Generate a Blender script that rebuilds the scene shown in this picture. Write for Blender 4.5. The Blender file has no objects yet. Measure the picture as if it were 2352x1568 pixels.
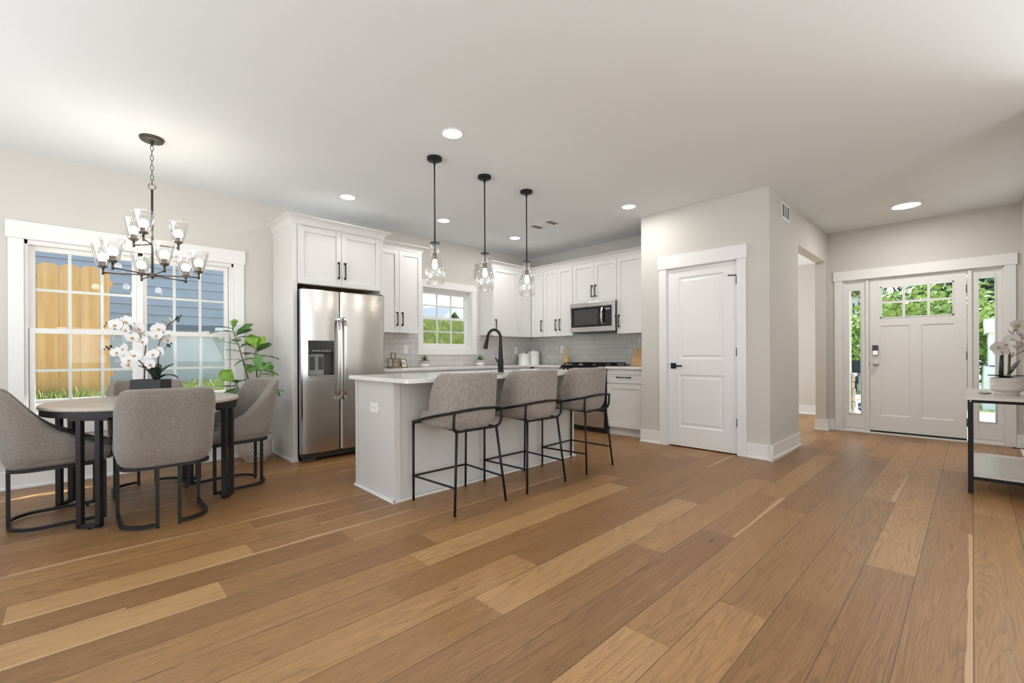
import bpy, bmesh, math, random
from mathutils import Vector, Matrix
PI = math.pi
S = bpy.context.scene
COL = S.collection
rnd = random.Random(7)

# ------------------------------------------------------------------ camera
FPX, YAW, VH, ROLL, CAMH = 1026.053, 45.8607, 813.6732, -0.2589, 1.07
cam = bpy.data.cameras.new('camera')
cam.sensor_fit = 'HORIZONTAL'; cam.sensor_width = 36.0
cam.lens = 36.0 * FPX / 2352.0
cam.shift_x = 0.0; cam.shift_y = (VH - 784.0) / 2352.0
cam.clip_start = 0.02; cam.clip_end = 300
co = bpy.data.objects.new('camera', cam); COL.objects.link(co)
_a = math.radians(YAW); _r = math.radians(ROLL)
F = Vector((math.cos(_a), math.sin(_a), 0)); R0 = Vector((math.sin(_a), -math.cos(_a), 0)); U0 = Vector((0, 0, 1))
Rv = R0 * math.cos(_r) + U0 * math.sin(_r); Uv = U0 * math.cos(_r) - R0 * math.sin(_r)
mw = Matrix.Identity(4)
for i in range(3):
    mw[i][0] = Rv[i]; mw[i][1] = Uv[i]; mw[i][2] = -F[i]
mw[2][3] = CAMH
co.matrix_world = mw
S.camera = co

# ------------------------------------------------------------------ exposure, world, sun, added fill lights
S.view_settings.view_transform = 'Standard'; S.view_settings.look = 'None'
S.view_settings.exposure = 0.18; S.view_settings.gamma = 1.0
S.view_settings.use_curve_mapping = False
try:
    S.cycles.use_denoising = True
    S.cycles.max_bounces = 10; S.cycles.diffuse_bounces = 5; S.cycles.glossy_bounces = 4
    S.cycles.transparent_max_bounces = 16; S.cycles.caustics_reflective = False; S.cycles.caustics_refractive = False
    S.cycles.sample_clamp_indirect = 4.0
except Exception:
    pass
W = bpy.data.worlds.new('sky'); S.world = W; W.use_nodes = True
nt = W.node_tree; nt.nodes.clear()
_o = nt.nodes.new('ShaderNodeOutputWorld'); _b = nt.nodes.new('ShaderNodeBackground')
_tc = nt.nodes.new('ShaderNodeTexCoord'); _sx = nt.nodes.new('ShaderNodeSeparateXYZ'); _cr = nt.nodes.new('ShaderNodeValToRGB')
_cr.color_ramp.elements[0].position = 0.0; _cr.color_ramp.elements[0].color = (0.93, 0.96, 1.0, 1)
_cr.color_ramp.elements[1].position = 0.6; _cr.color_ramp.elements[1].color = (0.55, 0.74, 1.0, 1)
nt.links.new(_tc.outputs['Generated'], _sx.inputs[0]); nt.links.new(_sx.outputs['Z'], _cr.inputs['Fac'])
nt.links.new(_cr.outputs['Color'], _b.inputs['Color']); _b.inputs['Strength'].default_value = 1.8
nt.links.new(_b.outputs[0], _o.inputs[0])

def light(name, kind, loc, power, color, **kw):
    l = bpy.data.lights.new(name, kind); l.energy = power; l.color = color
    for k, v in kw.items(): setattr(l, k, v)
    o = bpy.data.objects.new(name, l); COL.objects.link(o); o.location = loc
    return o
def aim(o, d):
    o.rotation_euler = Vector(d).to_track_quat('-Z', 'Y').to_euler()

SUN = Vector((0.708, 0.326, 0.627)).normalized()
sun = light('sun', 'SUN', (20, 10, 20), 15.0, (1.0, 0.95, 0.86), angle=0.009)
aim(sun, -SUN)
# added area lights out of view brighten the room; most tilt up at the ceiling
def fill_light(name, loc, power, col, w, h, d):
    o = light(name, 'AREA', loc, power, col, shape='RECTANGLE', size=w, size_y=h); aim(o, d); return o
fill_light('fill_rear', (-2.55, 2.2, 1.35), 80, (0.88, 0.95, 1.0), 4.4, 2.0, (1, 0, 1.5))
for _x in (-1.45, 0.35, 2.15): fill_light('fill_rear_tall', (_x, -3.15, 1.35), 66, (0.88, 0.95, 1.0), 0.95, 2.0, (0, 1, 2.2))  # narrow added panels that mirror as streaks in the refrigerator
fill_light('fill_side', (6.95, -2.0, 1.45), 150, (0.88, 0.95, 1.0), 1.5, 1.7, (-1, 0, 0.9))  # added to lift the ceiling on the right
fill_light('fill_hall', (8.2, 5.2, 1.5), 120, (0.90, 0.96, 1.0), 1.4, 1.7, (0, -1, 0))  # added lamp; the hall wall behind it has no window

# ------------------------------------------------------------------ materials
class NT:
    def __init__(self, mat):
        self.t = mat.node_tree
    def n(self, typ, ins=None, **props):
        nd = self.t.nodes.new(typ)
        for k, v in props.items(): setattr(nd, k, v)
        for k, v in (ins or {}).items():
            if hasattr(v, 'is_linked') or isinstance(v, bpy.types.NodeSocket): self.t.links.new(v, nd.inputs[k])
            else: nd.inputs[k].default_value = v
        return nd
    def math(self, op, a, b=0.0, c=None):
        d = {0: a, 1: b}
        if c is not None: d[2] = c
        return self.n('ShaderNodeMath', d, operation=op).outputs[0]
    def mixc(self, f, a, b, blend='MIX'):
        nd = self.t.nodes.new('ShaderNodeMix'); nd.data_type = 'RGBA'; nd.blend_type = blend
        for s, v in ((0, f), (6, a), (7, b)):
            if isinstance(v, bpy.types.NodeSocket): self.t.links.new(v, nd.inputs[s])
            else: nd.inputs[s].default_value = v if s == 0 else (tuple(v) + (1,))[:4]
        return nd.outputs[2]
    def ramp(self, f, stops):
        nd = self.t.nodes.new('ShaderNodeValToRGB'); e = nd.color_ramp.elements
        while len(e) < len(stops): e.new(0.5)
        for i, (p, c) in enumerate(stops):
            e[i].position = p; e[i].color = (tuple(c) + (1,))[:4]
        self.t.links.new(f, nd.inputs['Fac'])
        return nd.outputs[0]
    def link(self, a, b): self.t.links.new(a, b)

def base(name):
    m = bpy.data.materials.new(name); m.use_nodes = True
    return m, NT(m), m.node_tree.nodes['Principled BSDF']

def mat(name, col, rough=0.5, metal=0.0, noise=0.04, scale=30.0, bump=0.0, spec=0.5, stretch=(1, 1, 1), coat=0.0, sheen=0.0):
    """Principled with procedural colour variation and bump."""
    m, N, p = base(name)
    tc = N.n('ShaderNodeTexCoord').outputs['Object']
    mp = N.n('ShaderNodeMapping', {'Vector': tc, 'Scale': stretch}).outputs[0]
    nz = N.n('ShaderNodeTexNoise', {'Vector': mp, 'Scale': scale, 'Detail': 4.0})
    lo = tuple(c * (1 - noise) for c in col); hi = tuple(min(1, c * (1 + noise)) for c in col)
    N.link(N.mixc(nz.outputs[0], lo, hi), p.inputs['Base Color'])
    p.inputs['Roughness'].default_value = rough; p.inputs['Metallic'].default_value = metal
    p.inputs['Specular IOR Level'].default_value = spec
    p.inputs['Coat Weight'].default_value = coat
    p.inputs['Sheen Weight'].default_value = sheen
    if bump:
        b = N.n('ShaderNodeBump', {'Height': nz.outputs[0], 'Strength': bump, 'Distance': 0.002})
        N.link(b.outputs[0], p.inputs['Normal'])
    return m

def emit(name, col, st):
    m, N, p = base(name)
    p.inputs['Base Color'].default_value = tuple(col) + (1,)
    p.inputs['Emission Color'].default_value = tuple(col) + (1,); p.inputs['Emission Strength'].default_value = st
    return m

def glass(name, tint=(1, 1, 1), edge=0.6, lo=0.02, blend=0.35):
    m = bpy.data.materials.new(name); m.use_nodes = True; N = NT(m); m.node_tree.nodes.clear()
    lw = N.n('ShaderNodeLayerWeight', {'Blend': blend})
    f = N.math('MULTIPLY_ADD', lw.outputs['Facing'], edge, lo)
    tr = N.n('ShaderNodeBsdfTransparent', {'Color': tuple(tint) + (1,)})
    gl = N.n('ShaderNodeBsdfGlossy', {'Color': (1, 1, 1, 1), 'Roughness': 0.02})
    mx = N.n('ShaderNodeMixShader', {0: f, 1: tr.outputs[0], 2: gl.outputs[0]})
    o = N.n('ShaderNodeOutputMaterial', {0: mx.outputs[0]})
    return m

def pane_glass(name):
    m = bpy.data.materials.new(name); m.use_nodes = True; N = NT(m); m.node_tree.nodes.clear()
    fr = N.n('ShaderNodeFresnel', {'IOR': 1.45})
    fr = N.n('ShaderNodeMath', {0: fr.outputs[0], 1: 0.15}, operation='MULTIPLY')   # reflection scaled down so added fill lights haze the panes less
    tr = N.n('ShaderNodeBsdfTransparent', {'Color': (0.97, 0.985, 0.98, 1)})
    gl = N.n('ShaderNodeBsdfGlossy', {'Color': (1, 1, 1, 1), 'Roughness': 0.0})
    mx = N.n('ShaderNodeMixShader', {0: fr.outputs[0], 1: tr.outputs[0], 2: gl.outputs[0]})
    N.n('ShaderNodeOutputMaterial', {0: mx.outputs[0]})
    return m

def fabric(name, c1, c2, fine=900.0, vert=1.0):
    m, N, p = base(name)
    tc = N.n('ShaderNodeTexCoord').outputs['Object']
    mp = N.n('ShaderNodeMapping', {'Vector': tc, 'Scale': (1, 1, vert)}).outputs[0]
    a = N.n('ShaderNodeTexNoise', {'Vector': mp, 'Scale': fine * 0.35, 'Detail': 3.0, 'Roughness': 0.75})
    b = N.n('ShaderNodeTexNoise', {'Vector': mp, 'Scale': fine * 0.06, 'Detail': 2.0})
    s = N.math('ADD', N.math('MULTIPLY', a.outputs[0], 0.75), N.math('MULTIPLY', b.outputs[0], 0.25))
    N.link(N.ramp(s, [(0.36, c1), (0.64, c2)]), p.inputs['Base Color'])
    p.inputs['Roughness'].default_value = 0.92; p.inputs['Specular IOR Level'].default_value = 0.2
    p.inputs['Sheen Weight'].default_value = 0.25
    bp = N.n('ShaderNodeBump', {'Height': a.outputs[0], 'Strength': 0.35, 'Distance': 0.0015})
    N.link(bp.outputs[0], p.inputs['Normal'])
    return m

def floor_mat():
    m, N, p = base('oak_planks')
    at = N.n('ShaderNodeAttribute', attribute_name='plank').outputs['Color']
    sp = N.n('ShaderNodeSeparateColor', {0: at})
    tone, seed, sap = sp.outputs[0], sp.outputs[1], sp.outputs[2]
    uv = N.n('ShaderNodeUVMap').outputs[0]
    us = N.n('ShaderNodeSeparateXYZ', {0: uv})
    u, v = us.outputs[0], us.outputs[1]              # u metres along, v 0..1 across
    z = N.math('MULTIPLY', seed, 61.0)
    def vec(su, sv):
        return N.n('ShaderNodeCombineXYZ', {0: N.math('MULTIPLY', u, su), 1: N.math('MULTIPLY', v, sv), 2: z}).outputs[0]
    fine = N.n('ShaderNodeTexNoise', {'Vector': vec(4.0, 46.0), 'Scale': 1.0, 'Detail': 5.0, 'Roughness': 0.65}).outputs[0]
    mid = N.n('ShaderNodeTexNoise', {'Vector': vec(1.3, 6.0), 'Scale': 1.0, 'Detail': 3.0}).outputs[0]
    warp = N.n('ShaderNodeTexNoise', {'Vector': vec(0.42, 0.95), 'Scale': 1.5, 'Detail': 1.6, 'Roughness': 0.42}).outputs[0]
    # growth rings: iso-lines of a stretched height field give cathedral figures
    ring = N.math('FRACT', N.math('ADD', N.math('MULTIPLY', warp, 26.0), N.math('MULTIPLY', v, 4.0)))
    line = N.ramp(ring, [(0.0, (0, 0, 0)), (0.10, (1, 1, 1)), (0.55, (1, 1, 1)), (1.0, (0.35, 0.35, 0.35))])
    pores = N.ramp(fine, [(0.30, (0, 0, 0)), (0.52, (1, 1, 1))])
    col = N.ramp(tone, [(0.0, (0.215, 0.098, 0.033)), (0.35, (0.300, 0.147, 0.050)), (0.65, (0.375, 0.193, 0.070)), (1.0, (0.500, 0.285, 0.115))])
    col = N.mixc(N.math('MULTIPLY', N.math('SUBTRACT', mid, 0.5), 0.9), col, (0.46, 0.26, 0.13))
    g = N.math('MULTIPLY_ADD', N.n('ShaderNodeSeparateColor', {0: line}).outputs[0], 0.34, 0.66)
    g2 = N.math('MULTIPLY_ADD', N.n('ShaderNodeSeparateColor', {0: pores}).outputs[0], 0.42, 0.58)
    gg = N.math('MULTIPLY', g, g2)
    mul = N.n('ShaderNodeCombineXYZ', {0: gg, 1: gg, 2: gg}).outputs[0]
    col = N.mixc(1.0, col, mul, 'MULTIPLY')
    # pale sapwood ribbon along one edge of a few planks
    edge = N.math('ADD', v, N.math('MULTIPLY', N.math('SUBTRACT', N.n('ShaderNodeTexNoise', {'Vector': vec(0.9, 0.0), 'Scale': 1.0, 'Detail': 2.0}).outputs[0], 0.5), 0.5))
    rib = N.math('MULTIPLY', N.math('LESS_THAN', edge, 0.11), N.math('GREATER_THAN', sap, 0.88))
    col = N.mixc(N.math('MULTIPLY', rib, 0.85), col, (0.50, 0.31, 0.16))
    # knots
    vor = N.n('ShaderNodeTexVoronoi', {'Vector': vec(1.5, 0.9), 'Scale': 1.0})
    kn = N.ramp(vor.outputs['Distance'], [(0.0, (1, 1, 1)), (0.035, (0.9, 0.9, 0.9)), (0.075, (0, 0, 0))])
    kn = N.math('MULTIPLY', N.n('ShaderNodeSeparateColor', {0: kn}).outputs[0], N.math('GREATER_THAN', sap, 0.35))
    col = N.mixc(N.math('MULTIPLY', kn, 0.8), col, (0.045, 0.022, 0.012))
    # joints
    jv = N.math('LESS_THAN', N.math('ABSOLUTE', N.math('SUBTRACT', v, 0.5)), 0.492)
    col = N.mixc(jv, (0.085, 0.040, 0.018), col)
    N.link(col, p.inputs['Base Color'])
    rg = N.math('MULTIPLY_ADD', fine, 0.16, 0.30)
    N.link(rg, p.inputs['Roughness'])
    p.inputs['Specular IOR Level'].default_value = 0.5
    h = N.math('ADD', N.math('MULTIPLY', gg, 0.6), N.math('MULTIPLY', jv, 0.5))
    b = N.n('ShaderNodeBump', {'Height': h, 'Strength': 0.55, 'Distance': 0.0016})
    N.link(b.outputs[0], p.inputs['Normal'])
    return m

def tile_mat(axis):
    """Bevelled grey subway tile, running bond, in world coordinates along X or Y."""
    m, N, p = base('subway_tile_' + axis)
    g = N.n('ShaderNodeNewGeometry').outputs['Position']
    s = N.n('ShaderNodeSeparateXYZ', {0: g})
    a = N.math('DIVIDE', s.outputs[0 if axis == 'x' else 1], 0.1555)
    b = N.math('DIVIDE', N.math('SUBTRACT', s.outputs[2], 0.905), 0.0785)
    row = N.math('FLOOR', b)
    a = N.math('ADD', a, N.math('MULTIPLY', N.math('MODULO', row, 2.0), 0.5))
    fa = N.math('FRACT', N.math('ADD', a, 50.0)); fb = N.math('FRACT', b)
    da = N.math('MULTIPLY', N.math('SUBTRACT', 0.5, N.math('ABSOLUTE', N.math('SUBTRACT', fa, 0.5))), 0.1555)
    db = N.math('MULTIPLY', N.math('SUBTRACT', 0.5, N.math('ABSOLUTE', N.math('SUBTRACT', fb, 0.5))), 0.0785)
    d = N.math('MINIMUM', da, db)
    grout = N.math('LESS_THAN', d, 0.0013)
    idn = N.n('ShaderNodeCombineXYZ', {0: N.math('FLOOR', a), 1: row, 2: 0.0}).outputs[0]
    wn = N.n('ShaderNodeTexWhiteNoise', {'Vector': idn}, noise_dimensions='3D').outputs[0]
    tcol = N.mixc(wn, (0.53, 0.515, 0.495), (0.60, 0.585, 0.565))
    N.link(N.mixc(grout, tcol, (0.42, 0.40, 0.38)), p.inputs['Base Color'])
    N.link(N.math('MULTIPLY_ADD', grout, 0.6, 0.10), p.inputs['Roughness'])
    hgt = N.math('MINIMUM', N.math('DIVIDE', d, 0.011), 1.0)
    bp = N.n('ShaderNodeBump', {'Height': hgt, 'Strength': 0.8, 'Distance': 0.003})
    N.link(bp.outputs[0], p.inputs['Normal'])
    return m

def siding_mat():
    m, N, p = base('blue_grey_siding')
    tc = N.n('ShaderNodeNewGeometry').outputs['Position']
    nz = N.n('ShaderNodeTexNoise', {'Vector': tc, 'Scale': 9.0, 'Detail': 3.0}).outputs[0]
    N.link(N.mixc(nz, (0.27, 0.31, 0.38), (0.32, 0.36, 0.43)), p.inputs['Base Color'])
    p.inputs['Roughness'].default_value = 0.6
    return m

def board_wood(name, c1, c2, scale=3.0, stretch=(14, 14, 0.7), knots=True, rough=0.6):
    m, N, p = base(name)
    tc = N.n('ShaderNodeTexCoord').outputs['Object']
    mp = N.n('ShaderNodeMapping', {'Vector': tc, 'Scale': stretch}).outputs[0]
    a = N.n('ShaderNodeTexNoise', {'Vector': mp, 'Scale': scale, 'Detail': 5.0, 'Roughness': 0.6}).outputs[0]
    col = N.ramp(a, [(0.3, c1), (0.7, c2)])
    if knots:
        vm = N.n('ShaderNodeMapping', {'Vector': tc, 'Scale': (5, 5, 1.8)}).outputs[0]
        vo = N.n('ShaderNodeTexVoronoi', {'Vector': vm, 'Scale': 1.0}).outputs['Distance']
        k = N.n('ShaderNodeSeparateColor', {0: N.ramp(vo, [(0.0, (1, 1, 1)), (0.10, (0, 0, 0))])}).outputs[0]
        col = N.mixc(N.math('MULTIPLY', k, 0.7), col, tuple(c * 0.35 for c in c1))
    N.link(col, p.inputs['Base Color']); p.inputs['Roughness'].default_value = rough
    return m

def leaf_mat(name, c1, c2, scale=6.0, rough=0.45, trans=0.0):
    m, N, p = base(name)
    tc = N.n('ShaderNodeTexCoord').outputs['Object']
    nz = N.n('ShaderNodeTexNoise', {'Vector': tc, 'Scale': scale, 'Detail': 3.0}).outputs[0]
    N.link(N.ramp(nz, [(0.33, c1), (0.67, c2)]), p.inputs['Base Color'])
    p.inputs['Roughness'].default_value = rough
    return m

def quartz_mat():
    m, N, p = base('white_quartz')
    tc = N.n('ShaderNodeTexCoord').outputs['Object']
    v = N.n('ShaderNodeTexNoise', {'Vector': tc, 'Scale': 260.0, 'Detail': 2.0}).outputs[0]
    w = N.n('ShaderNodeTexNoise', {'Vector': tc, 'Scale': 3.0, 'Detail': 4.0}).outputs[0]
    c = N.ramp(v, [(0.33, (0.52, 0.48, 0.45)), (0.42, (0.78, 0.76, 0.74)), (0.7, (0.83, 0.82, 0.80))])
    N.link(N.mixc(N.math('MULTIPLY', w, 0.12), c, (0.66, 0.64, 0.62)), p.inputs['Base Color'])
    p.inputs['Roughness'].default_value = 0.10
    return m

def steel_mat(name, col=(0.60, 0.58, 0.56), rough=0.24, stretch=(2, 2, 400)):
    m, N, p = base(name)
    tc = N.n('ShaderNodeTexCoord').outputs['Object']
    mp = N.n('ShaderNodeMapping', {'Vector': tc, 'Scale': stretch}).outputs[0]
    a = N.n('ShaderNodeTexNoise', {'Vector': mp, 'Scale': 3.0, 'Detail': 3.0}).outputs[0]
    N.link(N.mixc(a, tuple(c * 0.93 for c in col), tuple(c * 1.05 for c in col)), p.inputs['Base Color'])
    p.inputs['Metallic'].default_value = 1.0; N.link(N.math('MULTIPLY_ADD', a, 0.10, rough - 0.05), p.inputs['Roughness'])
    return m

def pot_pattern_mat():
    """Taupe planter with raised white diamond bands."""
    m, N, p = base('diamond_band_pot')
    tc = N.n('ShaderNodeTexCoord').outputs['Object']
    s = N.n('ShaderNodeSeparateXYZ', {0: tc})
    ang = N.math('MULTIPLY', N.math('ARCTAN2', s.outputs[1], s.outputs[0]), 26.0 / (2 * PI))
    zz = N.math('MULTIPLY', s.outputs[2], 1.0 / 0.048)
    def tri(x): return N.math('ABSOLUTE', N.math('SUBTRACT', N.math('FRACT', x), 0.5))
    d1 = tri(N.math('ADD', N.math('ADD', ang, zz), 40.0)); d2 = tri(N.math('ADD', N.math('SUBTRACT', ang, zz), 40.0))
    ln = N.math('LESS_THAN', N.math('MINIMUM', d1, d2), 0.085)
    z = s.outputs[2]
    def band(a, b): return N.math('MULTIPLY', N.math('GREATER_THAN', z, a), N.math('LESS_THAN', z, b))
    inb = N.math('ADD', band(0.058, 0.130), band(0.148, 0.220))
    stripe = N.math('LESS_THAN', tri(N.math('MULTIPLY', z, 1 / 0.012)), 0.26)
    white = N.math('ADD', N.math('MULTIPLY', inb, ln), N.math('MULTIPLY', N.math('SUBTRACT', 1.0, inb), stripe))
    N.link(N.mixc(white, (0.36, 0.28, 0.25), (0.80, 0.77, 0.75)), p.inputs['Base Color'])
    p.inputs['Roughness'].default_value = 0.7
    b = N.n('ShaderNodeBump', {'Height': white, 'Strength': 0.5, 'Distance': 0.002}); N.link(b.outputs[0], p.inputs['Normal'])
    return m

def grass_mat(name, c1, c2, c3):
    m, N, p = base(name)
    tc = N.n('ShaderNodeNewGeometry').outputs['Position']
    nz = N.n('ShaderNodeTexNoise', {'Vector': tc, 'Scale': 5.0, 'Detail': 5.0, 'Roughness': 0.7}).outputs[0]
    N.link(N.ramp(nz, [(0.3, c1), (0.5, c2), (0.7, c3)]), p.inputs['Base Color']); p.inputs['Roughness'].default_value = 0.7
    return m

M = {}
M['floor'] = floor_mat()
M['wall'] = mat('warm_grey_wall_paint', (0.60, 0.572, 0.530), 0.75, noise=0.015, scale=60, bump=0.05)
M['ceil'] = mat('white_ceiling_paint', (0.82, 0.85, 0.87), 0.85, noise=0.012, scale=50, bump=0.05)
M['trim'] = mat('white_trim_paint', (0.80, 0.79, 0.775), 0.38, noise=0.012)
M['cab'] = mat('white_cabinet_paint', (0.76, 0.75, 0.735), 0.42, noise=0.012)
M['island'] = mat('light_greige_island_paint', (0.62, 0.60, 0.575), 0.5, noise=0.012)
M['quartz'] = quartz_mat()
M['tile_x'] = tile_mat('x'); M['tile_y'] = tile_mat('y')
M['black'] = mat('matte_black_metal', (0.009, 0.0085, 0.0085), 0.5, noise=0.1, spec=0.3)
M['bronze'] = mat('dark_bronze_metal', (0.075, 0.062, 0.052), 0.42, metal=0.6, noise=0.1)
M['legs'] = mat('dark_brown_black_steel', (0.016, 0.013, 0.012), 0.45, noise=0.08, spec=0.35)
M['steel'] = steel_mat('brushed_stainless')
M['steel_bright'] = steel_mat('polished_stainless', (0.72, 0.71, 0.70), 0.18)
M['nickel'] = mat('satin_nickel', (0.55, 0.53, 0.50), 0.28, metal=1.0, noise=0.03)
M['blackglass'] = mat('black_glass', (0.010, 0.010, 0.011), 0.05, noise=0.05)
M['darkplastic'] = mat('dark_grey_plastic', (0.05, 0.047, 0.045), 0.4, noise=0.06)
M['paddle'] = mat('grey_plastic', (0.28, 0.27, 0.26), 0.45, noise=0.03)
M['chair'] = fabric('grey_beige_chair_cloth', (0.165, 0.138, 0.120), (0.31, 0.270, 0.240), 1300)
M['stool'] = fabric('taupe_tweed', (0.17, 0.142, 0.125), (0.42, 0.37, 0.335), 1100, 0.5)
M['tabletop'] = board_wood('pale_taupe_oak', (0.42, 0.36, 0.31), (0.52, 0.46, 0.40), 2.0, (1.2, 18, 18), False, 0.35)
M['consoletop'] = board_wood('light_grey_oak', (0.60, 0.55, 0.51), (0.70, 0.65, 0.61), 2.0, (1.2, 14, 14), False, 0.28)
M['shade'] = glass('clear_lamp_glass', (0.985, 0.985, 0.98), 0.55, 0.02, 0.45)
M['pane'] = pane_glass('window_pane')
M['bulb'] = emit('warm_lit_bulb', (1.0, 0.92, 0.80), 48.0)
M['candisc'] = emit('white_lit_diffuser', (1.0, 0.97, 0.92), 9.0)
M['white_plastic'] = mat('white_plastic', (0.82, 0.81, 0.79), 0.35, noise=0.01)
M['ventdark'] = mat('duct_shade', (0.06, 0.058, 0.055), 0.8)  # shade inside the vents painted as a dark colour
M['vent'] = mat('white_enamel', (0.80, 0.79, 0.77), 0.4, noise=0.01)
M['petal'] = mat('white_petal', (0.70, 0.68, 0.655), 0.55, noise=0.04, scale=40)
M['lip'] = mat('ochre_flower_lip', (0.55, 0.30, 0.10), 0.6, noise=0.2, scale=80)
M['bud'] = mat('dark_flower_bud', (0.03, 0.035, 0.02), 0.6)
M['stem'] = mat('brown_green_stem', (0.16, 0.11, 0.065), 0.65, noise=0.25, scale=60)
M['orchid_leaf'] = leaf_mat('dark_orchid_leaf', (0.014, 0.025, 0.018), (0.03, 0.05, 0.032), 9, 0.35)
M['figleaf'] = leaf_mat('fiddle_leaf', (0.035, 0.12, 0.03), (0.13, 0.30, 0.05), 7, 0.35)
M['figleaf_light'] = leaf_mat('young_fiddle_leaf', (0.14, 0.33, 0.03), (0.30, 0.48, 0.06), 7, 0.4)
M['succ'] = leaf_mat('succulent_leaf', (0.03, 0.11, 0.03), (0.12, 0.25, 0.09), 40, 0.45)
M['soil'] = mat('dark_potting_soil', (0.06, 0.045, 0.035), 0.9, noise=0.6, scale=150, bump=0.8)
M['blackpot'] = mat('charcoal_ceramic', (0.022, 0.022, 0.022), 0.6, noise=0.15, scale=60)
M['figpot'] = pot_pattern_mat()
M['whitepot'] = mat('cream_textured_ceramic', (0.66, 0.60, 0.56), 0.6, noise=0.06, scale=90, bump=0.3)
M['whitecer'] = mat('white_ceramic', (0.83, 0.82, 0.80), 0.2, noise=0.01)
M['greycer'] = mat('grey_stone_glaze', (0.42, 0.40, 0.38), 0.6, noise=0.2, scale=120)
M['bamboo'] = board_wood('bamboo', (0.50, 0.30, 0.12), (0.62, 0.41, 0.19), 2.5, (20, 3, 20), False, 0.45)
M['spoonwood'] = board_wood('beech_wood', (0.60, 0.40, 0.21), (0.70, 0.50, 0.29), 2.0, (14, 14, 1), False, 0.5)
M['brass'] = mat('aged_brass', (0.30, 0.21, 0.10), 0.4, metal=0.6, noise=0.15)
M['paper'] = mat('off_white_paper', (0.80, 0.78, 0.75), 0.8, noise=0.01)
M['ink'] = mat('black_ink', (0.03, 0.03, 0.03), 0.7)
M['pine'] = board_wood('new_pine_picket', (0.50, 0.27, 0.085), (0.66, 0.41, 0.17), 1.4, (9, 9, 0.5))
M['siding'] = siding_mat()
M['band'] = mat('slate_blue_trim_board', (0.13, 0.15, 0.19), 0.6, noise=0.05)
M['conc'] = mat('pale_blue_grey_concrete', (0.47, 0.50, 0.53), 0.85, noise=0.22, scale=2.2, bump=0.2)
M['gravel'] = mat('pale_gravel', (0.42, 0.41, 0.39), 0.9, noise=0.3, scale=60)
M['drive'] = mat('pale_concrete', (0.50, 0.48, 0.46), 0.85, noise=0.06, scale=4)  # one even pale concrete tone
M['turf'] = grass_mat('turf', (0.07, 0.13, 0.03), (0.19, 0.25, 0.07), (0.34, 0.36, 0.15))
M['blade'] = grass_mat('grass_blade', (0.10, 0.20, 0.04), (0.28, 0.34, 0.11), (0.50, 0.48, 0.26))
M['blade_tall'] = grass_mat('tall_meadow_grass', (0.17, 0.25, 0.05), (0.34, 0.39, 0.14), (0.54, 0.53, 0.32))
M['crown'] = leaf_mat('tree_leaf', (0.035, 0.11, 0.03), (0.16, 0.30, 0.07), 1.2, 0.6)
M['crown_dark'] = leaf_mat('dark_tree_leaf', (0.02, 0.065, 0.035), (0.10, 0.19, 0.08), 1.2, 0.6)
M['crown_lime'] = leaf_mat('lime_shrub_leaf', (0.16, 0.30, 0.05), (0.42, 0.50, 0.14), 1.2, 0.6)
M['bark'] = mat('tree_bark', (0.10, 0.08, 0.065), 0.9, noise=0.3, scale=12)
M['housewhite'] = mat('white_house_siding', (0.80, 0.80, 0.79), 0.7, noise=0.02)
M['navy'] = mat('navy_siding', (0.055, 0.085, 0.15), 0.6, noise=0.1)
M['roof'] = mat('grey_shingle', (0.33, 0.34, 0.36), 0.8, noise=0.2, scale=14)
M['stone'] = mat('tan_ledge_stone', (0.40, 0.32, 0.24), 0.85, noise=0.55, scale=9, bump=0.6)
M['signblue'] = mat('blue_sign_enamel', (0.02, 0.11, 0.26), 0.3)
M['unlit'] = mat('pantry_shade_grey', (0.30, 0.29, 0.28), 0.8)  # darker grey stands in for the shade inside the closed pantry

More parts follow.
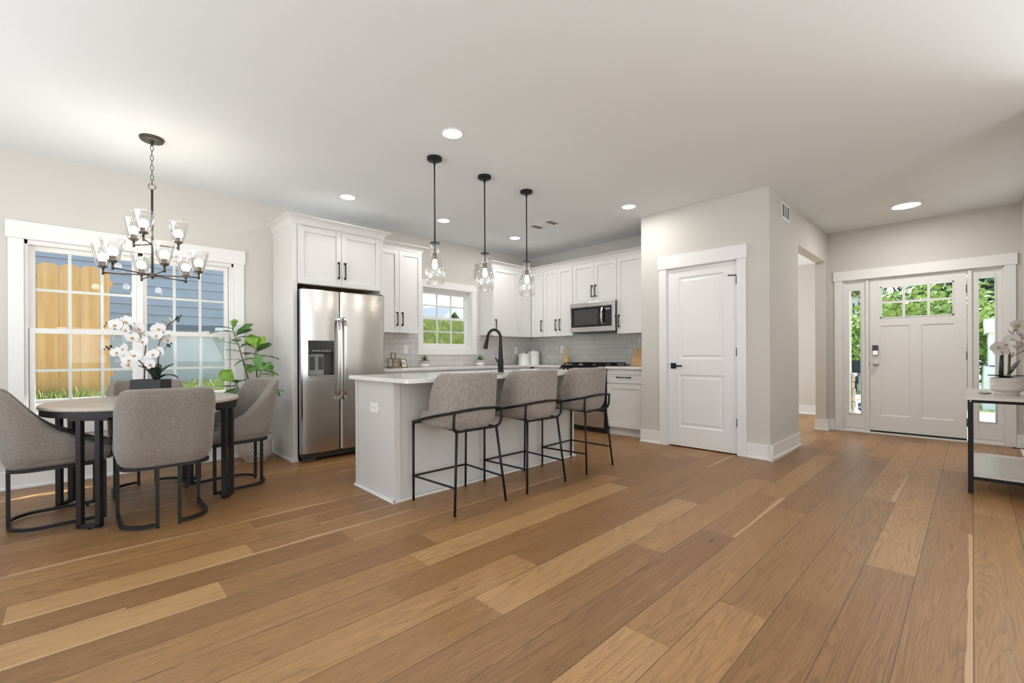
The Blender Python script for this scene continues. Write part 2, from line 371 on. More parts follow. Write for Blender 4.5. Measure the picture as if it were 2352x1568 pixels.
# ------------------------------------------------------------------ mesh builder
class MB:
    def __init__(self): self.v = []; self.f = []; self.s = []
    def add(self, vs, fs, smooth=False):
        o = len(self.v); self.v += [tuple(x) for x in vs]
        for f in fs: self.f.append(tuple(i + o for i in f)); self.s.append(smooth)
        return self
    def box(self, x0, x1, y0, y1, z0, z1):
        vs = [(x, y, z) for z in (z0, z1) for y in (y0, y1) for x in (x0, x1)]
        return self.add(vs, [(0, 2, 3, 1), (4, 5, 7, 6), (0, 1, 5, 4), (2, 6, 7, 3), (0, 4, 6, 2), (1, 3, 7, 5)])
    def obox(self, c, ax, ay, az):
        c, ax, ay, az = map(Vector, (c, ax, ay, az))
        vs = [c + ax * i + ay * j + az * k for k in (-1, 1) for j in (-1, 1) for i in (-1, 1)]
        return self.add(vs, [(0, 2, 3, 1), (4, 5, 7, 6), (0, 1, 5, 4), (2, 6, 7, 3), (0, 4, 6, 2), (1, 3, 7, 5)])
    def tube(self, pts, r, n=10, closed=False, square=False, up=None, smooth=True):
        pts = [Vector(p) for p in pts]; L = len(pts)
        rs = r if isinstance(r, (list, tuple)) else [r] * L
        if square: n = 4; smooth = False
        rings = []; prev = None
        for i, p in enumerate(pts):
            if closed: t = (pts[(i + 1) % L] - pts[i - 1])
            else: t = pts[min(i + 1, L - 1)] - pts[max(i - 1, 0)]
            t.normalize()
            if up is not None and abs(t.dot(Vector(up))) < 0.95: a = Vector(up)
            elif prev is not None: a = prev
            else: a = Vector((0, 0, 1)) if abs(t.z) < 0.9 else Vector((1, 0, 0))
            b = t.cross(a).normalized(); a = b.cross(t).normalized(); prev = a
            sc = 1.0
            if square and not closed and 0 < i < L - 1:
                t1 = (pts[i] - pts[i - 1]).normalized(); t2 = (pts[i + 1] - pts[i]).normalized()
                sc = 1.0 / max(0.5, math.cos(t1.angle(t2) / 2))
            ring = []
            for k in range(n):
                an = 2 * PI * k / n + (PI / 4 if square else 0)
                rr = rs[i] * (1.41421 if square else 1)
                ring.append(p + a * math.cos(an) * rr * (1.0) + b * math.sin(an) * rr * sc)
            rings.append(ring)
        vs = [q for rg in rings for q in rg]; fs = []
        m = L if closed else L - 1
        for i in range(m):
            for k in range(n):
                a0 = i * n + k; a1 = i * n + (k + 1) % n; b0 = ((i + 1) % L) * n + k; b1 = ((i + 1) % L) * n + (k + 1) % n
                fs.append((a0, a1, b1, b0))
        self.add(vs, fs, smooth)
        if not closed:
            o = len(self.v) - len(vs)
            self.f.append(tuple(o + k for k in range(n))[::-1]); self.s.append(False)
            self.f.append(tuple(o + (L - 1) * n + k for k in range(n))); self.s.append(False)
        return self
    def lathe(self, prof, n=32, c=(0, 0, 0), smooth=True, sx=1.0, sy=1.0):
        vs = []; fs = []; L = len(prof)
        for r, z in prof:
            for k in range(n):
                a = 2 * PI * k / n
                vs.append((c[0] + r * sx * math.cos(a), c[1] + r * sy * math.sin(a), c[2] + z))
        for i in range(L - 1):
            for k in range(n):
                fs.append((i * n + k, i * n + (k + 1) % n, (i + 1) * n + (k + 1) % n, (i + 1) * n + k))
        self.add(vs, fs, smooth)
        o = len(self.v) - len(vs)
        if prof[0][0] > 1e-6: self.f.append(tuple(o + k for k in range(n))[::-1]); self.s.append(False)
        if prof[-1][0] > 1e-6: self.f.append(tuple(o + (L - 1) * n + k for k in range(n))); self.s.append(False)
        return self
    def lathe_open(self, prof, n=32, c=(0, 0, 0), smooth=True):
        k0 = len(self.f); self.lathe(prof, n, c, smooth)
        keep = [(f, s) for f, s in zip(self.f[k0:], self.s[k0:]) if len(f) == 4]
        self.f[k0:] = [f for f, s in keep]; self.s[k0:] = [s for f, s in keep]
        return self
    def prism(self, poly, off, smooth=False):
        n = len(poly); off = Vector(off); a = [Vector(p) for p in poly]; b = [p + off for p in a]
        self.add(a + b, [tuple(range(n))[::-1], tuple(range(n, 2 * n))] + [(i, (i + 1) % n, n + (i + 1) % n, n + i) for i in range(n)], smooth)
        return self
    def grid(self, rows, smooth=True, closed_u=False):
        nr = len(rows); nc = len(rows[0]); vs = [p for r in rows for p in r]; fs = []
        for i in range(nr - 1):
            for j in range(nc if closed_u else nc - 1):
                j2 = (j + 1) % nc
                fs.append((i * nc + j, i * nc + j2, (i + 1) * nc + j2, (i + 1) * nc + j))
        return self.add(vs, fs, smooth)
    def ball(self, c, r, nu=14, nv=8, sc=(1, 1, 1), smooth=True):
        prof = [(math.sin(PI * i / nv), -math.cos(PI * i / nv)) for i in range(nv + 1)]
        rows = []
        for q, z in prof:
            rows.append([(c[0] + r * sc[0] * q * math.cos(2 * PI * k / nu), c[1] + r * sc[1] * q * math.sin(2 * PI * k / nu), c[2] + r * sc[2] * z) for k in range(nu)])
        return self.grid(rows, smooth, True)
    def build(self, name, material, parent=None, bevel=0.0, seg=2, sharp=None, local=False, subsurf=0):
        me = bpy.data.meshes.new(name)
        off = Vector((0, 0, 0))
        if parent is not None and not local:
            q = parent
            while q is not None: off += Vector(q.location); q = q.parent
        o = bpy.data.objects.new(name, me); COL.objects.link(o)
        vs = [Vector(p) - off for p in self.v]
        if parent is None and not local and vs:
            lo = Vector((min(p[i] for p in vs) for i in range(3))); hi = Vector((max(p[i] for p in vs) for i in range(3)))
            org = Vector(((lo.x + hi.x) / 2, (lo.y + hi.y) / 2, lo.z)); vs = [p - org for p in vs]; o.location = org
        me.from_pydata(vs, [], self.f)
        me.polygons.foreach_set('use_smooth', self.s)
        bm = bmesh.new(); bm.from_mesh(me)
        bmesh.ops.remove_doubles(bm, verts=bm.verts, dist=1e-5)
        bmesh.ops.recalc_face_normals(bm, faces=bm.faces)
        bm.to_mesh(me); bm.free()
        if sharp: me.set_sharp_from_angle(angle=math.radians(sharp))
        me.materials.append(M[material] if isinstance(material, str) else material)
        if parent is not None: o.parent = parent
        if bevel:
            b = o.modifiers.new('bevel', 'BEVEL'); b.width = bevel; b.segments = seg; b.limit_method = 'ANGLE'; b.angle_limit = math.radians(40)
            b.harden_normals = False
        if subsurf:
            s = o.modifiers.new('subdivision', 'SUBSURF'); s.levels = subsurf; s.render_levels = subsurf
        return o

def empty(name, loc=(0, 0, 0), rz=0.0):
    o = bpy.data.objects.new(name, None); COL.objects.link(o); o.location = loc; o.rotation_euler = (0, 0, rz)
    o.empty_display_size = 0.05
    return o
def tag(o, label=None, cat=None, group=None, kind=None):
    if label: o['label'] = label
    if cat: o['category'] = cat
    if group: o['group'] = group
    if kind: o['kind'] = kind
    return o
def thing(name, label, cat, loc=(0, 0, 0), rz=0.0, group=None):
    return tag(empty(name, loc, rz), label, cat, group)
def struct(o, label=None, cat=None): return tag(o, label, cat, None, 'structure')
def copy_tree(o, parent=None):
    c = o.copy(); COL.objects.link(c); c.parent = parent
    for ch in list(o.children): copy_tree(ch, c)
    return c
def text_mesh(name, body, size, material, parent, mtx, extrude=0.0008):
    cu = bpy.data.curves.new('lettering', 'FONT'); cu.body = body; cu.size = size; cu.extrude = extrude; cu.align_x = 'CENTER'; cu.align_y = 'CENTER'
    t = bpy.data.objects.new('lettering', cu); COL.objects.link(t)
    me = bpy.data.meshes.new_from_object(t); bpy.data.objects.remove(t)
    me.transform(mtx); me.materials.clear(); me.materials.append(M[material]); me.name = name
    o = bpy.data.objects.new(name, me); COL.objects.link(o); o.parent = parent
    return o
def arc(c, r, a0, a1, n, z=None):
    return [(c[0] + r * math.cos(a0 + (a1 - a0) * i / n), c[1] + r * math.sin(a0 + (a1 - a0) * i / n)) for i in range(n + 1)]

# ================================================================== THE SETTING
YL, XK, XP, YP, XE, YR, H = 5.39, 5.69, 4.949, 1.407, 7.554, -0.39, 2.74
XB, YB = -2.6, -3.2                                   # rear walls, behind the camera

def plank_floor():
    me = bpy.data.meshes.new('floor'); vs = []; fs = []; data = []
    PW = 0.192; Y0 = 0.384
    joints = {-3: [2.364], -1: [2.86, 4.79], 0: [2.263, 4.20], 1: [1.985], 2: [1.54, 3.475], 3: [2.737], 4: [2.25], 5: [1.25, 3.166], 6: [1.667, 3.90],
              7: [1.017, 2.33], 8: [1.27, 3.168], 9: [1.459], 10: [0.47, 2.4], 11: [0.14], 12: [0.678], 13: [0.098], 16: [-0.156]}
    tones = {(12, 0.6): 0.92, (10, 0.4): 0.97, (5, 2.0): 0.86, (8, 2.5): 0.93, (11, 0.5): 0.20, (11, 0.0): 0.25, (12, 1.0): 0.45, (10, 1.0): 0.42,
             (9, 1.0): 0.22, (7, 1.5): 0.35, (8, 3.3): 0.25, (3, 2.0): 0.15, (3, 3.0): 0.45, (6, 2.0): 0.25, (6, 1.0): 0.75, (2, 1.0): 0.8, (2, 2.0): 0.5,
             (0, 1.5): 0.18, (1, 1.0): 0.35, (-2, 2.0): 0.3, (-1, 2.0): 0.2}
    r = random.Random(11)
    for k in range(-19, 27):
        y0 = Y0 + PW * k; y1 = y0 + PW
        if y1 < YB or y0 > YL + 0.02: continue
        y1 = min(y1, YL + 0.02)
        xmax = 9.2 if y0 >= 1.40 else 7.63
        js = sorted(joints.get(k, []))
        if not js: js = [-2.2 + r.random() * 1.9]
        while js[0] > XB: js.insert(0, js[0] - r.choice([1.9, 1.9, 1.9, 1.3, 0.9]))
        while js[-1] < xmax: js.append(js[-1] + r.choice([1.9, 1.9, 1.9, 1.4, 1.0]))
        for a, b in zip(js[:-1], js[1:]):
            x0, x1 = max(a, XB), min(b, xmax)
            if x1 <= x0: continue
            t = r.random() * 0.55 + 0.18
            for (kk, xx), tv in tones.items():
                if kk == k and x0 <= xx < x1: t = tv
            sd = r.random(); sp = r.random()
            o = len(vs); vs += [(x0, y0, 0), (x1, y0, 0), (x1, y1, 0), (x0, y1, 0)]
            fs.append((o, o + 1, o + 2, o + 3)); ln = x1 - x0; g = 0.0016
            data.append((t, sd, sp, [(0, 0), (ln, 0), (ln, (y1 - y0) / PW), (0, (y1 - y0) / PW)]))
    n0 = len(vs)                                      # underside so that the floor is a slab
    me.from_pydata(vs, [], fs)
    ca = me.attributes.new('plank', 'FLOAT_COLOR', 'CORNER'); uv = me.uv_layers.new(name='plank_uv')
    i = 0
    for t, sd, sp, uvs in data:
        for q in uvs:
            ca.data[i].color = (t, sd, sp, 1); uv.data[i].uv = q; i += 1
    me.materials.append(M['floor'])
    o = bpy.data.objects.new('floor', me); COL.objects.link(o)
    return struct(o, 'wide oak plank floor', 'floor')
plank_floor()

def wall(name, axis, a0, a1, f0, f1, holes=(), z1=H, material='wall'):
    mb = MB()
    def bx(p, q, za, zb):
        if q - p < 1e-4 or zb - za < 1e-4: return
        if axis == 'x': mb.box(p, q, f0, f1, za, zb)
        else: mb.box(f0, f1, p, q, za, zb)
    cur = a0
    for h0, h1, za, zb in sorted(holes):
        bx(cur, h0, 0, z1); bx(h0, h1, 0, za); bx(h0, h1, zb, z1); cur = h1
    bx(cur, a1, 0, z1)
    return struct(mb.build(name, material))
WIN1 = (-0.317, 1.17, 0.571, 2.030); WIN2 = (3.478, 4.364, 1.160, 2.030)
wall('wall_left', 'x', XB - 0.15, XK + 0.12, YL, YL + 0.15, [WIN1, WIN2])
wall('wall_kitchen', 'y', 2.70, YL, XK, XK + 0.12)
wall('wall_pantry_side', 'x', XP, XK, 2.70, 2.82)
wall('wall_pantry', 'y', YP + 0.12, 2.70, XP, XP + 0.12, [(1.712, 2.492, 0, 2.056)])
wall('wall_hall', 'x', XP, XE, YP, YP + 0.12, [(6.007, 7.390, 0, 2.33)])
wall('wall_hall_left', 'y', YP + 0.12, YL, 5.887, 6.007)
wall('wall_hall_far', 'y', YP + 0.12, YL, 9.15, 9.27)
wall('wall_hall_back', 'x', 6.007, 9.27, YL, YL + 0.12)
wall('wall_hall_right', 'x', XE, 9.27, YP, YP + 0.12)
wall('wall_entry', 'y', YR - 0.12, YP, XE, XE + 0.14, [(-0.256, 1.244, 0, 2.056)])
wall('wall_right', 'x', 4.55, XE + 0.14, YR - 0.12, YR)
wall('wall_right_rear', 'y', YB, YR - 0.12, 7.0, 7.12, [(-2.75, -1.25, 0.6, 2.3)])
wall('wall_rear', 'y', YB, YL, XB - 0.12, XB, [(0.0, 4.4, 0.35, 2.35)])
wall('wall_rear_right', 'x', XB, 7.12, YB - 0.12, YB, [(-1.93, -0.97, 0.35, 2.35), (-0.13, 0.83, 0.35, 2.35), (1.67, 2.63, 0.35, 2.35)])
cm = MB().box(XB - 0.15, XE + 0.14, YB - 0.15, YP, H, H + 0.12).box(XB - 0.15, 9.27, YP, YL + 0.15, H, H + 0.12)
struct(cm.build('ceiling', 'ceil'))
struct(MB().box(XB - 0.3, 9.6, YL + 0.15, 6.38, 2.66, 2.86).build('trim_7', 'trim'), 'roof eave outside the left wall', 'eave')

def baseboard(name, runs, parent=None):
    """runs: (axis, face, dirsign, a0, a1): a board 15 cm high with shoe moulding, standing out from the wall face."""
    mb = MB()
    for axis, f, s, a0, a1 in runs:
        for d, zt in ((0.014, 0.150), (0.030, 0.019)):
            p, q = sorted((f, f + s * d))
            if axis == 'x': mb.box(a0, a1, p, q, 0, zt)
            else: mb.box(p, q, a0, a1, 0, zt)
    return struct(mb.build(name, 'trim', bevel=0.003))
baseboard('baseboard_left', [('x', YL, -1, XB, 1.545)])
baseboard('baseboard_pantry', [('y', XP, -1, YP - 0.030, 1.622), ('y', XP, -1, 2.583, 2.835), ('x', YP, -1, XP - 0.030, 6.02), ('y', 6.007, 1, YP, 1.60)])
baseboard('baseboard_entry', [('y', XE, -1, 1.333, YP), ('y', XE, -1, YR, -0.344), ('x', YP, -1, 7.375, XE), ('y', 7.390, -1, YP - 0.03, YP + 0.13)])
baseboard('baseboard_right', [('x', YR, 1, 4.55, XE)])
baseboard('baseboard_hall', [('y', 9.15, -1, YP + 0.12, YL), ('x', YL, -1, 6.007, 9.15)])

def casing(name, axis, f, d, boards):
    mb = MB()
    for a0, a1, z0, z1, t in boards:
        p, q = sorted((f, f + d * t))
        if axis == 'x': mb.box(a0, a1, p, q, z0, z1)
        else: mb.box(p, q, a0, a1, z0, z1)
    return struct(mb.build(name, 'trim', bevel=0.002))
casing('trim_1', 'x', YL, -1, [(-0.405, -0.317, 0.575, 2.03, 0.018), (1.17, 1.262, 0.575, 2.03, 0.018), (-0.418, 1.273, 2.03, 2.171, 0.026), (-0.425, 1.28, 0.548, 0.573, 0.020), (-0.405, 1.262, 0.410, 0.548, 0.018)])
casing('trim_2', 'x', YL, -1, [(3.394, 3.478, 1.07, 2.03, 0.018), (4.364, 4.454, 1.07, 2.03, 0.018), (3.380, 4.466, 2.03, 2.133, 0.024), (3.478, 4.364, 1.07, 1.16, 0.018)])
casing('trim_3', 'y', XP, -1, [(1.622, 1.712, 0, 2.056, 0.018), (2.492, 2.583, 0, 2.056, 0.018), (1.612, 2.596, 2.056, 2.200, 0.026)])
casing('trim_4', 'y', XE, -1, [(1.244, 1.333, 0, 2.056, 0.018), (-0.344, -0.256, 0, 2.056, 0.018), (-0.356, 1.346, 2.056, 2.184, 0.026)])

# ---- windows
def sash(parent, x0, x1, z0, z1, y, st=0.035, mw=0.011, top=None, bot=None):
    """x0..z1 is the glass; stiles and rails stand around it; two vertical and one horizontal glazing bar."""
    top = st if top is None else top; bot = st if bot is None else bot
    mb = MB(); ya, yb = y - 0.015, y + 0.020
    mb.box(x0 - st, x0, ya, yb, z0 - bot, z1 + top).box(x1, x1 + st, ya, yb, z0 - bot, z1 + top)
    mb.box(x0, x1, ya, yb, z0 - bot, z0).box(x0, x1, ya, yb, z1, z1 + top)
    s = mb.build('window_sash', 'trim', parent, bevel=0.003)
    g = MB()
    for i in (1, 2):
        xm = x0 + (x1 - x0) * i / 3; g.box(xm - mw, xm + mw, y - 0.006, y + 0.008, z0, z1)
    zm = (z0 + z1) / 2; g.box(x0, x1, y - 0.005, y + 0.007, zm - mw, zm + mw)
    g.build('glazing_bar', 'trim', s)
    MB().box(x0 - 0.002, x1 + 0.002, y - 0.010, y - 0.008, z0 - 0.002, z1 + 0.002).build('window_pane', 'pane', s)
    return s
w1 = struct(empty('window_1', (0.426, YL, 0.571)), 'wide twin sash dining window with white glazing bars', 'window')
fr = MB(); y0, y1 = YL + 0.005, YL + 0.115
x0, x1, z0, z1 = WIN1
fr.box(x0, x0 + 0.022, y0, y1, z0, z1).box(x1 - 0.022, x1, y0, y1, z0, z1).box(x0, x1, y0, y1, z1 - 0.036, z1).box(x0, x1, y0 - 0.004, y1, z0, z0 + 0.030).box(0.392, 0.436, y0, y1, z0, z1)
fr.box(x0, x0 + 0.034, y0 + 0.045, y1, z0, z1).box(x1 - 0.034, x1, y0 + 0.045, y1, z0, z1)
fr.build('window_frame', 'trim', w1, bevel=0.003)
for gx0, gx1 in ((-0.258, 0.360), (0.468, 1.097)):
    sash(w1, gx0, gx1, 1.306, 1.955, YL + 0.075, 0.034, top=0.04, bot=0.02)
    sash(w1, gx0, gx1, 0.640, 1.263, YL + 0.038, 0.034, top=0.043, bot=0.040)
for lx in (-0.10, 0.20, 0.62, 0.93):
    MB().box(lx - 0.03, lx + 0.03, YL + 0.020, YL + 0.05, 1.306, 1.318).build('sash_lock', 'trim', w1, bevel=0.003)
w2 = struct(empty('window_2', (3.92, YL, 1.16)), 'small sash window over the kitchen counter', 'window')
x0, x1, z0, z1 = WIN2; y0, y1 = YL + 0.075, YL + 0.15
MB().box(x0, x0 + 0.02, y0, y1, z0, z1).box(x1 - 0.02, x1, y0, y1, z0, z1).box(x0, x1, y0, y1, z1 - 0.03, z1).box(x0, x1, y0 - 0.01, y1, z0, z0 + 0.035).build('window_frame', 'trim', w2, bevel=0.003)
sash(w2, x0 + 0.075, x1 - 0.050, 1.620, 1.962, YL + 0.128, 0.032, 0.010, top=0.038, bot=0.016)
sash(w2, x0 + 0.060, x1 - 0.062, 1.235, 1.585, YL + 0.100, 0.040, 0.010, top=0.036, bot=0.040)
# white lining of the reveal
MB().box(x0, x0 + 0.004, YL - 0.001, y0, z0, z1).box(x1 - 0.004, x1, YL - 0.001, y0, z0, z1).box(x0, x1, YL - 0.001, y0, z1 - 0.004, z1).box(x0, x1, YL - 0.001, y0, z0, z0 + 0.004).build('window_reveal', 'trim', w2)

# ---- pantry door
d2 = struct(empty('door_2', (XP, 2.10, 0)), 'white two panel pantry door with a black lever', 'door')
fx = XP + 0.012
def raised_panel_x(mb, x, a0, a1, z0, z1, dep=0.010, mould=0.030, s=1):
    """a moulded recess in a slab whose face is at x (facing -X): sloped sticking and a raised field"""
    o = [(a0, z0), (a1, z0), (a1, z1), (a0, z1)]
    def ring(i, d): return [(x + d * s, a0 + i, z0 + i), (x + d * s, a1 - i, z0 + i), (x + d * s, a1 - i, z1 - i), (x + d * s, a0 + i, z1 - i)]
    rs = [ring(0, 0), ring(0.010, dep), ring(mould, dep), ring(mould + 0.014, 0.003)]
    vs = [p for r in rs for p in r]; fs = []
    for i in range(len(rs) - 1):
        for k in range(4): fs.append((i * 4 + k, i * 4 + (k + 1) % 4, (i + 1) * 4 + (k + 1) % 4, (i + 1) * 4 + k))
    fs.append(tuple((len(rs) - 1) * 4 + k for k in range(4)))
    mb.add(vs, fs)
def slab_x(x, th, a0, a1, z0, z1, recesses):
    """door slab facing -X with rectangular recesses (grid of face strips)"""
    mb = MB(); As = sorted({a0, a1} | {r[0] for r in recesses} | {r[1] for r in recesses}); Zs = sorted({z0, z1} | {r[2] for r in recesses} | {r[3] for r in recesses})
    for i in range(len(As) - 1):
        for j in range(len(Zs) - 1):
            ca, cz = (As[i] + As[i + 1]) / 2, (Zs[j] + Zs[j + 1]) / 2
            if any(r[0] < ca < r[1] and r[2] < cz < r[3] for r in recesses): continue
            mb.add([(x, As[i], Zs[j]), (x, As[i + 1], Zs[j]), (x, As[i + 1], Zs[j + 1]), (x, As[i], Zs[j + 1])], [(0, 1, 2, 3)])
    return mb
rec = [(1.856, 2.351, 1.010, 1.942), (1.856, 2.351, 0.236, 0.830)]
mb = slab_x(fx, 0.035, 1.722, 2.480, 0.014, 2.046, rec)
for r in rec: raised_panel_x(mb, fx, *r)
mb.add([(fx, 1.722, 0.014), (fx + 0.035, 1.722, 0.014), (fx + 0.035, 1.722, 2.046), (fx, 1.722, 2.046)], [(0, 1, 2, 3)])
mb.add([(fx, 2.48, 0.014), (fx + 0.035, 2.48, 0.014), (fx + 0.035, 2.48, 2.046), (fx, 2.48, 2.046)], [(0, 1, 2, 3)])
mb.add([(fx, 1.722, 0.014), (fx + 0.035, 1.722, 0.014), (fx + 0.035, 2.48, 0.014), (fx, 2.48, 0.014)], [(0, 1, 2, 3)])
mb.add([(fx + 0.035, 1.722, 0.014), (fx + 0.035, 2.48, 0.014), (fx + 0.035, 2.48, 2.046), (fx + 0.035, 1.722, 2.046)], [(0, 1, 2, 3)])
dp = mb.build('door_panel', 'trim', d2)
MB().box(XP, XP + 0.12, 1.712, 1.7205, 0, 2.056).box(XP, XP + 0.12, 2.4815, 2.492, 0, 2.056).box(XP, XP + 0.12, 1.712, 2.492, 2.049, 2.056).build('door_jamb', 'trim', d2)
hd = MB().box(fx - 0.008, fx, 2.386, 2.450, 0.898, 0.962).tube([(fx - 0.008, 2.418, 0.93), (fx - 0.045, 2.418, 0.93)], 0.010).box(fx - 0.052, fx - 0.038, 2.300, 2.428, 0.921, 0.939).build('door_handle', 'black', dp, bevel=0.002)
for hz in (0.341, 1.085, 1.843):
    hb = MB().tube([(fx - 0.006, 1.720, hz - 0.045), (fx - 0.006, 1.720, hz + 0.045)], 0.007).box(fx - 0.0015, fx + 0.001, 1.721, 1.729, hz - 0.045, hz + 0.045)
    if hz > 1.5: hb.tube([(fx - 0.008, 1.722, hz + 0.05), (fx - 0.03, 1.790, hz + 0.052)], 0.005).ball((fx - 0.03, 1.792, hz + 0.052), 0.008)
    hb.build('hinge', 'black', d2)
MB().box(fx - 0.002, fx + 0.004, 2.4805, 2.486, 0.90, 0.96).build('strike_plate', 'black', d2)
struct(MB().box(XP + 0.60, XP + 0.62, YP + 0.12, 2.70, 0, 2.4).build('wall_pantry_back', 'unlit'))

# ---- front door with two sidelights
d1 = struct(empty('door_1', (XE, 0.5, 0)), 'white front door with six lights and two sidelights', 'door')
fx = XE + 0.022
lite = (0.152, 0.842, 1.522, 1.934)
rec = [(0.553, 0.847, 0.245, 1.423), (0.151, 0.447, 0.245, 1.423)]
mb = slab_x(fx, 0.045, 0.044, 0.953, 0.045, 2.042, rec + [lite])
def flat_panel_x(mb, x, a0, a1, z0, z1, dep=0.009):
    vs = []
    for i, d in ((0, 0), (0.014, dep)):
        vs += [(x + d, a0 + i, z0 + i), (x + d, a1 - i, z0 + i), (x + d, a1 - i, z1 - i), (x + d, a0 + i, z1 - i)]
    mb.add(vs, [(k, (k + 1) % 4, 4 + (k + 1) % 4, 4 + k) for k in range(4)] + [(4, 5, 6, 7)])
for r in rec: flat_panel_x(mb, fx, *r)
a0, a1, z0, z1 = lite
mb.box(fx - 0.006, fx + 0.045, a0, a0 + 0.014, z0, z1).box(fx - 0.006, fx + 0.045, a1 - 0.014, a1, z0, z1).box(fx - 0.006, fx + 0.045, a0, a1, z0, z0 + 0.014).box(fx - 0.006, fx + 0.045, a0, a1, z1 - 0.014, z1)
for am in (0.378, 0.612): mb.box(fx, fx + 0.040, am - 0.012, am + 0.012, z0, z1)
mb.box(fx + 0.001, fx + 0.039, a0, a1, 1.716, 1.740)
for ya in (0.044, 0.953): mb.add([(fx, ya, 0.045), (fx + 0.045, ya, 0.045), (fx + 0.045, ya, 2.042), (fx, ya, 2.042)], [(0, 1, 2, 3)])
mb.box(fx + 0.0452, fx + 0.0456, 0.044, 0.953, 0.045, 1.522).box(fx + 0.0452, fx + 0.0456, 0.044, 0.953, 1.934, 2.042).box(fx + 0.0452, fx + 0.0456, 0.044, 0.152, 1.522, 1.934).box(fx + 0.0452, fx + 0.0456, 0.842, 0.953, 1.522, 1.934)
dp = mb.build('door_panel', 'trim', d1)
MB().box(fx + 0.018, fx + 0.021, a0 + 0.005, a1 - 0.005, z0 + 0.005, z1 - 0.005).build('door_pane', 'pane', dp)
kp = MB().box(fx - 0.022, fx, 0.860, 0.925, 1.035, 1.172).build('keypad_lock', 'nickel', dp, bevel=0.008)
MB().box(fx - 0.0245, fx - 0.0215, 0.863, 0.922, 1.098, 1.168).build('keypad_cover', 'darkplastic', kp, bevel=0.003)
MB().tube([(fx - 0.03, 0.892, 1.066), (fx - 0.02, 0.892, 1.066)], [0.017, 0.019], 16).box(fx - 0.037, fx - 0.03, 0.872, 0.912, 1.061, 1.071).build('thumb_turn', 'nickel', kp)
kb = MB(); kb.tube([(fx, 0.890, 0.926), (fx - 0.008, 0.890, 0.926), (fx - 0.009, 0.890, 0.926), (fx - 0.032, 0.890, 0.926), (fx - 0.036, 0.890, 0.926), (fx - 0.058, 0.890, 0.926), (fx - 0.064, 0.890, 0.926)], [0.034, 0.031, 0.013, 0.013, 0.024, 0.028, 0.018], 20)
kb.build('door_knob', 'nickel', dp, sharp=40)
for hz in (0.239, 1.034, 1.828):
    MB().tube([(fx - 0.005, 0.042, hz - 0.05), (fx - 0.005, 0.042, hz + 0.05)], 0.008).build('hinge', 'darkplastic', d1)
MB().box(fx - 0.002, fx + 0.004, 0.9535, 0.958, 0.90, 0.95).build('strike_plate', 'darkplastic', d1)
# the unit around the door: posts, head, sidelight panels
fm = MB()
for y0, y1 in ((0.958, 0.994), (0.001, 0.040), (1.226, 1.244), (-0.256, -0.238)): fm.box(XE + 0.004, XE + 0.10, y0, y1, 0, 2.056)
fm.box(XE + 0.004, XE + 0.10, -0.256, 1.244, 2.044, 2.056)
fm.build('door_frame', 'trim', d1, bevel=0.003)
for nm, (s0, s1), (g0, g1), (gz0, gz1) in (('sidelight', (0.994, 1.226), (1.053, 1.176), (0.249, 1.918)), ('sidelight', (-0.238, 0.001), (-0.182, -0.056), (0.262, 1.938))):
    q = MB(); xa, xb = XE + 0.030, XE + 0.075
    q.box(xa, xb, s0, g0, 0.02, 2.044).box(xa, xb, g1, s1, 0.02, 2.044).box(xa, xb, g0, g1, 0.02, gz0).box(xa, xb, g0, g1, gz1, 2.044)
    e = 0.010
    q.box(xa - 0.006, xa, g0 - e, g0, gz0 - e, gz1 + e).box(xa - 0.006, xa, g1, g1 + e, gz0 - e, gz1 + e).box(xa - 0.006, xa, g0 - e, g1 + e, gz1, gz1 + e).box(xa - 0.006, xa, g0 - e, g1 + e, gz0 - e, gz0)
    q.box(xa - 0.010, xa, s0 + 0.012, s1 - 0.012, 0.060, 0.078).box(xa - 0.016, xa, s0, s1, 0.02, 0.040)
    sl = q.build(nm, 'trim', d1, bevel=0.002)
    MB().box(xa + 0.018, xa + 0.021, g0, g1, gz0, gz1).build('sidelight_pane', 'pane', sl)
MB().box(XE - 0.012, XE + 0.14, -0.256, 1.244, 0.0, 0.022).build('threshold', 'trim', d1, bevel=0.004)
MB().box(XE + 0.024, XE + 0.07, 0.046, 0.951, 0.0225, 0.044).build('door_sweep', 'black', d1)
# ---- backsplash tiles
struct(MB().box(2.535, 3.394, YL - 0.008, YL, 0.905, 1.372).box(3.394, 4.454, YL - 0.008, YL, 0.905, 1.070).box(4.454, XK, YL - 0.008, YL, 0.905, 1.372).build('trim_5', 'tile_x'), 'grey subway tile behind the window counter', 'tile')
struct(MB().box(XK - 0.008, XK, 2.82, YL - 0.008, 0.905, 1.372).box(XK - 0.008, XK, 3.432, 4.200, 1.372, 1.45).build('trim_6', 'tile_y'), 'grey subway tile behind the range', 'tile')

